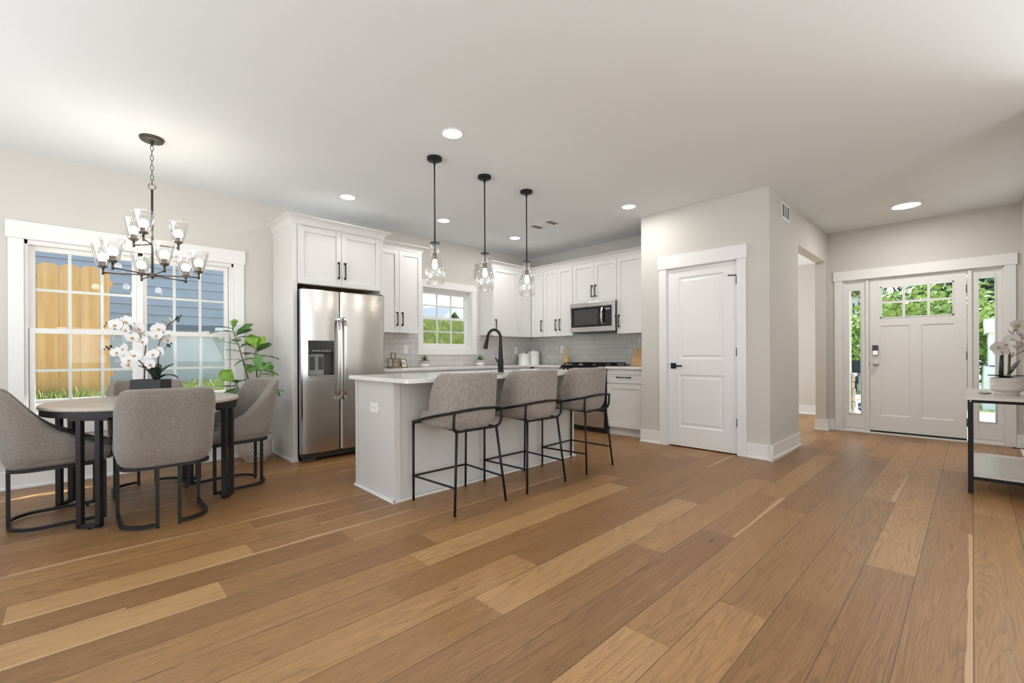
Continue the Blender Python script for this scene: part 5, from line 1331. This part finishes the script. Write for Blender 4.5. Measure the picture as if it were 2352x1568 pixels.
# console table with the second orchid
t = thing('console_table', 'narrow console table with grey oak boards on a thin black frame at the right edge', 'table', (5.40, -0.165, 0))
cx0, cx1, cy0, cy1 = 4.822, 6.020, -0.365, 0.038
MB().box(cx0, cx1, cy0, cy1, 0.712, 0.730).build('tabletop', 'consoletop', t, bevel=0.0015)
MB().box(cx0 + 0.05, cx1 - 0.05, cy0 + 0.02, cy1 - 0.034, 0.128, 0.142).build('shelf', 'consoletop', t, bevel=0.0015)
for x in (cx0 + 0.042, cx1 - 0.072):
    for y in (cy0 + 0.012, cy1 - 0.042):
        MB().box(x, x + 0.030, y, y + 0.030, 0.0, 0.712).build('leg', 'black', t, bevel=0.001)
q = MB()
for za, zb in ((0.688, 0.711), (0.105, 0.127)):
    q.box(cx0 + 0.072, cx1 - 0.072, cy0 + 0.014, cy0 + 0.034, za, zb).box(cx0 + 0.072, cx1 - 0.072, cy1 - 0.036, cy1 - 0.016, za, zb)
    q.box(cx0 + 0.046, cx0 + 0.066, cy0 + 0.042, cy1 - 0.042, za, zb).box(cx1 - 0.066, cx1 - 0.046, cy0 + 0.042, cy1 - 0.042, za, zb)
q.build('frame', 'black', t)
MB().tube([(cx0 + 0.0415, cy1 - 0.027, 0.700), (cx0 + 0.040, cy1 - 0.027, 0.700)], 0.006, 10).build('bolt', 'nickel', t)
OX, OY, OZ = 5.300, -0.190, 0.730
t = thing('potted_orchid', 'white orchid in a cream ribbed pot on the console table by the front door', 'plant', (OX, OY, OZ))
pr = [(0.0, 0.0), (0.068, 0.0), (0.070, 0.004), (0.070, 0.026), (0.086, 0.032), (0.092, 0.045)]
for i in range(3): pr += [(0.093, 0.048 + 0.028 * i), (0.094, 0.072 + 0.028 * i), (0.091, 0.075 + 0.028 * i)]
pr += [(0.092, 0.138), (0.085, 0.138), (0.082, 0.125), (0.0, 0.125)]
MB().lathe(pr, 40).build('pot', 'whitepot', t, local=True, sharp=50)
MB().lathe([(0.0, 0.126), (0.083, 0.126)], 24).build('soil', 'soil', t, local=True)
lf = MB()
strap_leaf(lf, (0, 0, 0.135), -RT, 0.15, 0.026, 0.05, 0.03); strap_leaf(lf, (0, 0, 0.135), RT + TOC * 0.5, 0.13, 0.026, 0.05, 0.04)
strap_leaf(lf, (0, 0, 0.135), RT * 0.42 + TOC * 0.2, 0.075, 0.034, 0.16, 0.02); strap_leaf(lf, (0, 0, 0.135), -TOC + RT * .5, 0.12, 0.026, 0.04, 0.03); strap_leaf(lf, (0, 0, 0.135), TOC - RT * 0.6, 0.09, 0.024, 0.03, 0.02)
lf.build('leaf', 'orchid_leaf', t, local=True)
def W3(u, f, z): return RT * u + TOC * f + UPV * z
s1 = MB().tube([W3(-0.045, 0, 0.12), W3(-0.043, 0, 0.25), W3(-0.038, 0, 0.33)], [0.015, 0.014, 0.010], 10).build('bud_stalk', 'orchid_leaf', t, local=True)
MB().tube([W3(0.018, 0, 0.12), W3(0.020, 0, 0.24), W3(0.022, 0, 0.345)], [0.0085, 0.008, 0.007], 10).build('stem', 'stem', t, local=True)
q = MB()
for a, b in (((0.02, 0.27), (-0.035, 0.33)), ((0.02, 0.30), (0.10, 0.355)), ((0.0, 0.40), (-0.05, 0.395)), ((0.04, 0.45), (0.075, 0.475)), ((0.02, 0.29), (0.0, 0.34))):
    q.tube([W3(a[0], .01, a[1]), W3((a[0] + b[0]) / 2, .03, (a[1] + b[1]) / 2 + 0.004), W3(b[0], .05, b[1])], 0.0024, 6)
q.build('twig', 'stem', t, local=True)
for (u, f, z) in [(-0.06, .06, 0.40), (-0.005, .07, 0.375), (-0.075, .03, 0.345), (-0.02, .05, 0.44), (0.04, .06, 0.41), (0.02, .02, 0.48), (0.075, .05, 0.455), (0.09, .04, 0.385), (0.12, .05, 0.355), (0.06, .0, 0.52), (0.12, .03, 0.50), (0.15, .04, 0.445), (0.15, .02, 0.55), (0.10, .0, 0.56), (-0.10, .03, 0.385), (0.19, .03, .51)]:
    bloom(t, W3(u, f, z), TOC * rnd.uniform(-.2, .7) + RT * rnd.uniform(-.8, .4) + UPV * rnd.uniform(-.2, .4), 0.050, rnd.uniform(-.5, .5))
# dark smooth leaf-shaped dish lying left of the pot
tag(MB().ball((5.33, -0.070, 0.739), 0.042, 20, 8, (1.15, 1.0, 0.20)).build('pebble', 'greycer'), 'flat dark grey stone lying left of the orchid pot on the console', 'stone')
t = thing('door_stop', 'thin black door stop standing out from the right wall baseboard', 'door stop', (6.98, YR, 0.02))
MB().tube([(6.98, YR + 0.014, 0.075), (6.98, YR + 0.085, 0.075)], 0.0045, 8).build('rod', 'black', t)
MB().tube([(6.98, YR + 0.083, 0.075), (6.98, YR + 0.098, 0.075)], 0.009, 10).build('tip', 'black', t)

# ---- things on the window counter
CT = 0.904
def lantern(x, y, w, h, lab, rz=0.2):
    t = thing('geometric_lantern', lab, 'lantern', (x, y, CT), rz)
    q = MB(); r = 0.0055; a = w / 2; hb = h * 0.62
    def bar(p, s): q.tube([p, s], r, square=True)
    for z in (r, hb):
        for s in (-1, 1): bar((-a, s * a, z), (a, s * a, z)); bar((s * a, -a, z), (s * a, a, z))
    for sx in (-1, 1):
        for sy in (-1, 1): bar((sx * a, sy * a, 0), (sx * a, sy * a, hb + r))
    for sx in (-1, 1): bar((sx * a * 0.72, 0, hb), (sx * a * 0.72, 0, h))
    bar((-a * 0.72 - r, 0, h), (a * 0.72 + r, 0, h))
    q.build('frame', 'brass', t, local=True)
    MB().box(-a + 0.006, a - 0.006, -a + 0.006, a - 0.006, 0.004, 0.012).build('base', 'brass', t, local=True)
    g = MB()
    for s in (-1, 1): g.box(-a + 0.004, a - 0.004, s * a - 0.001, s * a + 0.001, 0.012, hb - 0.004).box(s * a - 0.001, s * a + 0.001, -a + 0.004, a - 0.004, 0.012, hb - 0.004)
    g.build('glass', 'shade', t, local=True)
lantern(2.905, 5.185, 0.098, 0.190, 'larger brass framed glass lantern on the counter beside the refrigerator', 0.15)
lantern(3.010, 5.235, 0.060, 0.118, 'smaller brass framed lantern between the large lantern and the picture frame', -0.35)
t = thing('picture_frame', 'small dark picture frame with black scribble print, leaning on the counter by the lanterns', 'picture frame', (3.070, 5.190, CT), 0.25)
rot = Matrix.Rotation(math.radians(-14), 4, 'X')
def leanbox(mb, x0, x1, y0, y1, z0, z1):
    k = len(mb.v); mb.box(x0, x1, y0, y1, z0, z1); mb.v[k:] = [tuple(rot @ Vector(p)) for p in mb.v[k:]]; return mb
q = MB()
for b in ((-0.050, -0.042, 0.0, 0.115), (0.042, 0.050, 0.0, 0.115), (-0.050, 0.050, 0.0, 0.008), (-0.050, 0.050, 0.107, 0.115)): leanbox(q, b[0], b[1], -0.006, 0.008, b[2], b[3])
q.build('frame', 'brass', t, local=True); leanbox(MB(), -0.042, 0.042, 0.0, 0.004, 0.008, 0.107).build('print', 'paper', t, local=True)
q = MB(); g = random.Random(4)
for i in range(5):
    px, pz = -0.018 + 0.012 * (i % 3), 0.045 + 0.022 * (i // 3)
    pts = [rot @ Vector((px + 0.008 * math.sin(k * 1.7 + i), -0.0012, pz + 0.010 * math.cos(k * 1.1 + i * 2))) for k in range(7)]
    q.tube(pts, 0.0014, 5)
q.build('scribble', 'ink', t, local=True)
leanbox(MB(), -0.02, 0.02, 0.008, 0.011, 0.002, 0.09).build('stand', 'darkplastic', t, local=True)
def succulent(x, y, lab):
    t = thing('potted_succulent', lab, 'plant', (x, y, CT))
    MB().lathe([(0.0, 0.0), (0.046, 0.0), (0.062, 0.014), (0.066, 0.030), (0.060, 0.060), (0.050, 0.086), (0.045, 0.086), (0.043, 0.076), (0.0, 0.076)], 32).build('pot', 'whitecer', t, local=True, sharp=50)
    MB().lathe_open([(0.0642, 0.046), (0.0605, 0.064), (0.0510, 0.0865)], 32).lathe_open([(0.0622, 0.0460), (0.0642, 0.046)], 32).build('glaze_band', 'greycer', t, local=True)
    MB().lathe([(0.0, 0.0765), (0.0432, 0.0765)], 20).build('soil', 'soil', t, local=True)
    q = MB(); g = random.Random(int(x * 10))
    for ring, n, el, ln in ((0, 9, 0.30, 0.095), (1, 8, 0.75, 0.10), (2, 6, 1.15, 0.105), (3, 3, 1.45, 0.10)):
        for k in range(n):
            a = 2 * PI * k / n + ring * 0.4 + g.uniform(-.15, .15); e = el + g.uniform(-.1, .1); l = ln * g.uniform(.85, 1.1)
            d = Vector((math.cos(a) * math.cos(e), math.sin(a) * math.cos(e), math.sin(e))); s = Vector((-math.sin(a), math.cos(a), 0)); nn = s.cross(d)
            rows = []
            for i in range(7):
                u = i / 6; w = 0.012 * (1 - u ** 1.8) * (0.6 + 1.2 * u * (1 - u)) + 0.0004; c = Vector((0, 0, 0.078)) + d * l * u + Vector((0, 0, -0.02 * u * u * math.cos(e)))
                rows.append([c + s * w * math.cos(b) - nn * w * 0.45 * math.sin(b) for b in [2 * PI * j / 6 for j in range(6)]])
            q.grid(rows, True, True)
    q.build('leaf', 'succ', t, local=True)
succulent(3.405, 5.225, 'spiky succulent in a white and grey pot under the left side of the kitchen window')
succulent(4.395, 5.225, 'spiky succulent in a white and grey pot near the right corner of the kitchen window')
def canister(x, y, r, h, lab):
    t = thing('canister', lab, 'canister', (x, y, CT), 0, 'white lidded canisters')
    MB().lathe([(0.0, 0.0), (r, 0.0), (r, 0.012), (r * 0.985, 0.014), (r * 0.985, h * 0.80), (r, h * 0.81), (r, h * 0.86), (0.0, h * 0.86)], 40).build('body', 'whitecer', t, local=True, sharp=40, bevel=0.0)
    l = MB().lathe([(0.0, h * 0.861), (r * 1.03, h * 0.861), (r * 1.03, h * 0.90), (r * 0.92, h * 0.955), (r * 0.5, h * 0.985), (0.0, h * 0.99)], 40).build('lid', 'whitecer', t, local=True, sharp=40)
    MB().lathe([(0.0, h * 0.985), (0.008, h * 0.985), (0.008, h * 1.0), (0.014, h * 1.01), (0.017, h * 1.06), (0.010, h * 1.10), (0.0, h * 1.105)], 16).build('knob', 'whitecer', l, local=True)
canister(5.325, 5.200, 0.098, 0.185, 'shorter white lidded canister in front of the tile, left of the taller one')
canister(5.525, 5.170, 0.098, 0.225, 'taller white lidded canister nearest the kitchen corner')
t = thing('utensil_crock', 'small pale wooden crock holding spoons beside the cooktop', 'crock', (5.540, 4.480, CT))
MB().lathe([(0.0, 0.0), (0.046, 0.0), (0.052, 0.006), (0.052, 0.125), (0.046, 0.125), (0.044, 0.012), (0.0, 0.012)], 32).build('body', 'bamboo', t, local=True, sharp=40)
for i, (tx, ty, hh, lab) in enumerate(((-0.010, 0.022, 0.265, 'wooden spoon leaning left in the utensil crock'), (-0.012, -0.004, 0.285, 'wooden spoon standing in the middle of the utensil crock'), (-0.006, -0.026, 0.275, 'wooden spoon leaning right in the utensil crock'))):
    b = Vector((5.540 + tx * 0.3, 4.480 + ty * 0.3, CT + 0.014)); e = Vector((5.540 + tx * 1.6, 4.480 + ty * 2.2, CT + hh)); d = (e - b).normalized()
    t = thing('wooden_spoon', lab, 'spoon', tuple(b), 0, 'spoons in the crock')
    MB().tube([b, b + d * (hh - 0.10)], [0.005, 0.006], 8).build('handle', 'spoonwood', t)
    k = MB(); c = b + d * (hh - 0.062); sx = Vector((0, 1, 0)); n_ = Vector((-1, 0, 0.1)).normalized(); rows = []
    for j in range(9):
        u = j / 8; w = 0.021 * math.sin(PI * (0.06 + 0.90 * u)) ** 0.8
        rows.append([c + d * (u - 0.5) * 0.095 + sx * w * math.cos(a) + n_ * 0.006 * math.sin(a) for a in [2 * PI * m_ / 8 for m_ in range(8)]])
    k.grid(rows, True, True); k.add(rows[0], [tuple(range(8))]); k.add(rows[-1], [tuple(range(8))[::-1]]); k.build('bowl', 'spoonwood', t)
q = MB(); rot2 = Matrix.Translation((5.560, 3.12, CT + 0.001)) @ Matrix.Rotation(math.radians(14), 4, 'Y')
q.box(-0.009, 0.009, -0.190, 0.200, 0.0, 0.250); q.v = [tuple(rot2 @ Vector(p)) for p in q.v]
tag(q.build('cutting_board', 'bamboo', bevel=0.004), 'bamboo cutting board leaning on the tile beside the pantry wall', 'cutting board')

# ================================================================== OUTDOORS
GZ = 0.48
def hill(x, y):
    """ground height on the side of the house beyond the left wall"""
    a = min(1, max(0, (x - 3.6) / 1.2)); a = a * a * (3 - 2 * a)
    r = min(1.30, max(0, (y - 6.1) * 0.33))
    return GZ + a * r
mb = MB(); rows = []
ys = [YL + 0.15] + [6 + 0.4 * i for i in range(14)] + [13, 16, 20, 26, 34, 48]
xs = [-14 + 1.0 * i for i in range(17)] + [3.2 + 0.2 * i for i in range(12)] + [5.8, 6.5, 8, 10, 14, 20, 30]
for y in ys: rows.append([(x, y, hill(x, y)) for x in xs])
struct(mb.grid(rows, True).build('ground_side', 'turf'), 'grassy ground beside the house', 'ground')
q = MB().box(-6, 3.6, YL + 0.15, 8.05, GZ - 0.05, GZ + 0.012)
struct(q.build('ground_gravel', 'gravel'), 'pale gravel strip under the dining window', 'ground')
struct(MB().box(-6, 3.6, 8.05, 8.19, GZ - 0.05, GZ + 0.05).build('trim_8', 'drive'), 'white concrete kerb edging the gravel strip', 'kerb')
def blades(name, n, region, hfun, h0, h1, w, material, lab, seed, wind=(0.3, -0.1)):
    g = random.Random(seed); mb = MB()
    for _ in range(n):
        x, y = region(g); z = hfun(x, y); h = g.uniform(h0, h1); a = g.uniform(0, 6.28); bx_, by_ = g.gauss(wind[0], 0.4) * h, g.gauss(wind[1], 0.4) * h
        c, s = math.cos(a) * w, math.sin(a) * w
        mb.add([(x - c, y - s, z - 0.01), (x + c, y + s, z - 0.01), (x + bx_ * .35 + c * .7, y + by_ * .35 + s * .7, z + h * .62), (x + bx_ * .35 - c * .7, y + by_ * .35 - s * .7, z + h * .62), (x + bx_, y + by_, z + h)], [(0, 1, 2, 3), (3, 2, 4)])
    return tag(mb.build(name, material), lab, 'grass', None, 'stuff')
def reg_lawn(g):
    y = 8.2 + (g.random() ** 1.3) * 2.25; return g.uniform(-3.0, 3.6), y
blades('lawn_grass', 9000, reg_lawn, hill, 0.05, 0.20, 0.006, 'blade', 'sunlit green and straw grass between the gravel and the neighbouring house', 3)
def reg_hill(g): 
    y = 6.2 + g.random() * 4.6; return y * (0.554 / 0.857) + g.uniform(-0.7, 2.4), y
blades('meadow_grass', 15000, reg_hill, hill, 0.12, 0.36, 0.008, 'blade_tall', 'tall yellow green grass on the bank outside the kitchen window', 5, (-0.35, -0.15))

# fence of dog-eared pickets
FYY = 8.72
t = thing('picket_fence', 'new pine fence of dog-eared pickets seen through the left half of the dining window', 'fence', (-1.4, FYY, GZ))
k = 0; x = 0.355; g = random.Random(9)
x = 0.225
while x > -3.0:
    wd = 0.205; h = 1.865 + g.uniform(-0.006, 0.006); e = 0.045
    p = [(x - wd, FYY, GZ + 0.02), (x, FYY, GZ + 0.02), (x, FYY, GZ + h - e), (x - e, FYY, GZ + h), (x - wd + e, FYY, GZ + h), (x - wd, FYY, GZ + h - e)]
    MB().prism(p, (0, 0.018, 0)).build('picket', 'pine', t, bevel=0.002)
    x -= wd + 0.004; k += 1
for z in (0.30, 0.98, 1.60): MB().box(-3.2, 0.36, FYY + 0.018, FYY + 0.056, GZ + z, GZ + z + 0.085).build('rail', 'pine', t)
MB().box(0.232, 0.322, FYY - 0.012, FYY + 0.10, GZ, GZ + 1.82).build('post', 'pine', t, bevel=0.004)

# neighbouring house: lap siding over a concrete foundation
HY = 10.5
t = thing('neighbour_house', 'blue grey lap sided house on a pale concrete foundation outside the dining window', 'house', (-1.0, HY, GZ))
q = MB(); z = 1.66
while z < 3.5:
    q.add([(-9, HY - 0.016, z), (2.75, HY - 0.016, z), (2.75, HY, z + 0.172), (-9, HY, z + 0.172)], [(0, 1, 2, 3)]); q.add([(-9, HY - 0.016, z), (2.75, HY - 0.016, z), (2.75, HY + 0.002, z), (-9, HY + 0.002, z)], [(0, 1, 2, 3)])
    z += 0.172
q.box(-9, 2.75, HY, HY + 6, 1.66, 3.6)
q.build('wall', 'siding', t)
MB().box(-9, 2.77, HY - 0.022, HY + 0.02, 1.47, 1.66).build('band_board', 'band', t)
MB().box(-9, 2.73, HY + 0.02, HY + 5.9, GZ - 0.3, 1.47).build('foundation', 'conc', t)
q = MB().tube([(2.02, HY - 0.02, 1.56), (2.02, HY - 0.10, 1.56), (2.02, HY - 0.13, 1.52), (2.02, HY - 0.13, 1.40)], 0.045, 14).box(1.95, 2.09, HY - 0.03, HY - 0.02, 1.50, 1.63)
q.build('vent_hood', 'vent', t)
MB().tube([(2.20, HY + 0.02, 1.12), (2.20, HY - 0.10, 1.12)], 0.055, 14).box(2.10, 2.30, HY - 0.02, HY + 0.02, 1.02, 1.22).build('meter_box', 'vent', t)
MB().prism([(-9.5, HY - 0.5, 5.95), (-9.5, HY + 6.5, 5.95), (-9.5, HY + 3, 8.2)], (12.75, 0, 0)).build('roof', 'roof', t)

# far house with a gable above the bank
t = thing('gabled_house', 'house with grey roof and white edged navy gable behind the grassy bank', 'house', (16.8, 28, 1.5))
ap = Vector((17.9, 24.5, 4.30)); rd = Vector((-0.35, 0.94, 0)).normalized(); sd = Vector((0.94, 0.35, 0)).normalized()
def gp(s, r, z): return ap + sd * s + rd * r + Vector((0, 0, z))
q = MB()
for s in (-1, 1):
    q.prism([gp(0, -0.4, 0.02), gp(s * 4, -0.4, -2.6), gp(s * 4, -0.4, -2.75), gp(0, -0.4, -0.13)], rd * 12)
q.build('roof', 'roof', t)
q = MB()
for s in (-1, 1): q.prism([gp(0, -0.46, 0.0), gp(s * 4, -0.46, -2.62), gp(s * 4, -0.46, -2.98), gp(0, -0.46, -0.36)], rd * 0.06)
q.build('rake_board', 'housewhite', t)
MB().prism([gp(-3.7, 0, -2.5), gp(3.7, 0, -2.5), gp(0, 0, -0.12)], rd * 11).build('gable', 'navy', t)
MB().prism([gp(-3.7, 0, -2.5), gp(3.7, 0, -2.5), gp(3.7, 0, -5.0), gp(-3.7, 0, -5.0)], rd * 11).build('wall', 'navy', t)

# trees: crowns of individual leaves over a trunk
def crown_mesh(seed, n, size, blobs, leaf):
    g = random.Random(seed); mb = MB()
    for _ in range(n):
        bx_, by_, bz_, br = blobs[g.randrange(len(blobs))]
        d = Vector((g.gauss(0, 1), g.gauss(0, 1), g.gauss(0, 1))).normalized(); r = br * (0.55 + 0.45 * g.random() ** 0.5)
        c = Vector((bx_, by_, bz_)) + d * r; c.z = max(c.z, 0.2)
        n1 = (d + Vector((g.gauss(0, .5), g.gauss(0, .5), g.gauss(0, .5)))).normalized(); a = n1.orthogonal().normalized(); b = n1.cross(a); th = g.uniform(0, 6.28)
        u = (a * math.cos(th) + b * math.sin(th)) * leaf * g.uniform(.6, 1.2); v = (b * math.cos(th) - a * math.sin(th)) * leaf * g.uniform(.4, .7)
        mb.add([c - u, c - v * .9, c + u, c + v * .9], [(0, 1, 2, 3)])
    return mb
BL1 = [(0, 0, 4.6, 1.9), (1.2, 0.3, 3.9, 1.5), (-1.2, -.4, 3.8, 1.6), (0.2, 1.0, 3.3, 1.5), (0.1, -1.1, 3.5, 1.5), (0.5, 0.2, 6.0, 1.1), (-.6, .5, 5.4, 1.2), (0, 0, 2.2, 1.6)]
BL2 = [(0, 0, 1.2, 1.0), (0.9, 0.2, 1.0, .8), (-0.9, -.2, 0.9, .85), (0.2, .7, 1.4, .7), (0, -.7, .9, .8)]
BL3 = [(0, 0, 6.4, 1.4), (1.4, .4, 5.8, 1.0), (-1.3, -.3, 5.5, 1.1), (.3, 1.2, 4.9, 1.0), (-.2, -1.2, 5.0, 1.0), (1.0, -.8, 4.2, .9), (-1.1, .8, 4.1, .9), (0, 0, 7.6, .8)]
def tree_proto(lab, seed, n, blobs, leaf, material, trunk_h, group):
    t = thing('tree', lab, 'tree', (0, 0, 0), 0, group)
    crown_mesh(seed, n, 1, blobs, leaf).build('crown', material, t, local=True)
    q = MB().tube([(0, 0, -0.5), (0.05, 0, trunk_h * .5), (-.05, .05, trunk_h)], [0.20, 0.15, 0.06], 8)
    if trunk_h > 3:
        for a in range(5):
            an = a * 1.3; q.tube([(0, 0, trunk_h * .55), (math.cos(an) * .7, math.sin(an) * .7, trunk_h * .8), (math.cos(an) * 1.2, math.sin(an) * 1.2, trunk_h * 1.02)], [0.07, 0.045, 0.02], 6)
    q.build('trunk', 'bark', t, local=True)
    return t
def put(proto, used, x, y, z, s, lab):
    o = copy_tree(proto) if used else proto
    o.location = (x, y, z); o.scale = (s, s, s); o.rotation_euler = (0, 0, rnd.uniform(0, 6.28)); o['label'] = lab
    return True
TG = 'trees seen through the windows'
dark = tree_proto('tree', 21, 3600, BL1, 0.17, 'crown_dark', 3.6, TG); u = False
for x, y, z, s, lab in ((25.0, 44, 1.9, 1.25, 'dark tree behind the gabled house, at the right of the kitchen window'), (20.5, 41, 1.9, 1.35, 'dark tree behind the gable peak in the middle of the kitchen window'), (16.8, 39, 1.9, 1.35, 'dark tree at the left edge of the kitchen window'), (22.2, 50, 1.9, 1.6, 'dark tree farthest back behind the gabled house'), (28.5, -0.9, -1.3, 1.18, 'dense dark tree filling the right sidelight')):
    u = put(dark, u, x, y, z, s, lab)
mid = tree_proto('tree', 22, 2200, BL1, 0.16, 'crown', 3.6, TG); u = False
for x, y, z, s, lab in ((33, -3.2, -1.2, 0.95, 'green tree at the right edge of the right sidelight'), (44, 3.0, -1.6, 0.92, 'green tree behind the left end of the door lights'), (43, -0.6, -1.6, 0.98, 'green tree just right of centre behind the door lights')):
    u = put(mid, u, x, y, z, s, lab)
airy = tree_proto('tree', 23, 620, BL3, 0.17, 'crown_dark', 6.5, TG); u = False
for x, y, z, s, lab in ((33, 4.9, -1.2, 0.80, 'open branched tree behind the left door lights'), (30, 2.0, -1.2, 0.95, 'open branched tree with a forked trunk behind the middle door lights'), (27, 0.25, -1.1, 0.95, 'open branched tree behind the upper right door light')):
    u = put(airy, u, x, y, z, s, lab)
shr = tree_proto('shrub', 24, 1500, BL2, 0.10, 'crown_lime', 1.0, 'shrubs across the street'); shr.name = 'shrub'; shr['category'] = 'shrub'; u = False
for x, y, z, s, lab in ((25, 2.8, 0.5, 1.35, 'bright green shrub behind the lower left door light'), (24.5, 1.55, 0.6, 1.45, 'bright green shrub behind the lower middle door light'), (24, 0.45, 0.7, 1.5, 'lime green shrub behind the lower right door light')):
    u = put(shr, u, x, y, z, s, lab)

# front yard
rows = []
for x in (7.70, 9.9, 10.0, 12, 16, 22, 30, 40, 60):
    z = -0.16 if x < 9.95 else -0.32 - (min(x, 40) - 10) * 0.038
    rows.append([(x, y, z) for y in (-30, -8, -2, 1.35, 6, 16, 40)])
struct(MB().grid(rows, False).build('ground_front', 'turf'), 'front lawn sloping down to the street', 'ground')
struct(MB().box(7.70, 9.95, -2.0, 1.38, -0.20, -0.06).build('porch_floor', 'drive'), 'concrete porch floor outside the front door', 'porch')
struct(MB().box(7.70, 10.25, -3.0, 3.0, 2.62, 2.80).build('trim_9', 'housewhite'), 'porch roof', 'roof')
zz = lambda x: -0.32 - (x - 10) * 0.038
q = MB().prism([(11.2, -4, zz(11.2) + .03), (11.2, 5, zz(11.2) + .03), (16.5, 6, zz(16.5) + .03), (16.5, -7, zz(16.5) + .03)], (0, 0, 0.02))
struct(q.build('ground_driveway', 'drive'), 'pale concrete driveway in front of the porch', 'driveway')
t = thing('porch_column', 'white porch column on a tan stone pier at the left sidelight', 'column', (9.35, 1.55, -0.06))
q = MB(); z = -0.06; g = random.Random(2)
while z < 0.62:
    h = g.uniform(0.07, 0.13); e = g.uniform(-0.012, 0.012); q.box(9.21 - e, 9.49 + e, 1.385 - e, 1.70 + e, z, z + h - 0.008); z += h
q.build('stone_pier', 'stone', t, bevel=0.008)
MB().box(9.19, 9.51, 1.365, 1.72, z - 0.004, z + 0.05).build('cap_stone', 'drive', t)
MB().prism([(9.28, 1.428, z + 0.05), (9.42, 1.428, z + 0.05), (9.42, 1.65, z + 0.05), (9.28, 1.65, z + 0.05)], (0, 0, 2.62 - z - 0.05)).build('shaft', 'housewhite', t)
t = thing('yard_sign', 'small blue shield shaped sign on a stake below the left sidelight', 'sign', (8.95, 1.225, -0.16))
MB().tube([(8.95, 1.225, -0.16), (8.95, 1.225, 0.22)], 0.006, 6).build('stake', 'nickel', t)
pl = [(-0.052, 0.075), (-0.030, 0.082), (0, 0.094), (0.030, 0.082), (0.052, 0.075), (0.052, 0.0), (0.040, -0.035), (0.0, -0.062), (-0.040, -0.035), (-0.052, 0.0)]
MB().prism([(8.945, 1.225 - a, 0.19 + b) for a, b in pl], (-0.008, 0, 0)).build('panel', 'signblue', t)
MB().box(8.9355, 8.9370, 1.176, 1.274, 0.196, 0.214).build('stripe', 'vent', t)

# white house across the street (left sidelight) and white porch seen in the right sidelight
t = thing('white_house', 'two storey white and navy house across the street, seen in the left sidelight', 'house', (37, 8.0, -1.4))
hx = 35.0
MB().box(hx, hx + 8, 4.55, 13, -1.5, 4.9).build('wall', 'housewhite', t)
MB().prism([(hx - 0.5, 4.35, 4.9), (hx + 8.5, 4.35, 4.9), (hx + 4, 4.35, 6.6)], (0, 9, 0)).build('roof', 'roof', t)
MB().box(hx - 0.25, hx, 4.45, 13.1, 4.65, 4.95).build('fascia', 'spoonwood', t)
MB().prism([(hx - 1.2, 4.5, 3.0), (hx, 4.5, 3.4), (hx, 4.5, 3.1), (hx - 1.2, 4.5, 2.75)], (0, 6, 0)).build('porch_roof', 'roof', t)
q = MB().box(hx - 0.05, hx, 4.75, 5.35, 1.15, 2.60)
q.build('upper_panel', 'navy', t)
w = MB().box(hx - 0.10, hx - 0.05, 4.88, 5.12, 1.45, 2.50).build('window', 'vent', t); MB().box(hx - 0.11, hx - 0.10, 4.91, 5.09, 1.50, 2.45).build('window_pane', 'paddle', w)
MB().box(hx - 0.05, hx, 4.75, 5.35, -0.85, 0.85).build('garage_door', 'navy', t)
q = MB()
for y in (4.72, 5.0, 5.3): q.box(hx - 1.25, hx - 1.15, y, y + 0.07, -1.4, -0.2)
q.box(hx - 1.25, hx - 1.15, 4.7, 5.4, -0.28, -0.16); q.build('porch_railing', 'housewhite', t)
t = thing('porch_pillar_house', 'white house front with stepped pillars behind the orchid in the right sidelight', 'house', (21, -1.6, -0.9))
MB().box(20.5, 24, -2.6, -0.362, 0.66, 1.68).build('wall', 'housewhite', t)
MB().prism([(20.4, -2.7, 1.68), (20.4, -0.285, 1.68), (20.4, -0.262, 2.12), (20.4, -2.7, 2.12)], (3.6, 0, 0)).build('upper_storey', 'housewhite', t)
MB().prism([(20.35, -2.7, -1.0), (20.35, -0.215, -1.0), (20.35, -0.262, 0.60), (20.35, -2.7, 0.72)], (3.7, 0, 0)).build('lower_storey', 'housewhite', t)
MB().box(20.33, 20.35, -0.46, -0.31, -0.45, -0.2).build('window', 'conc', t)
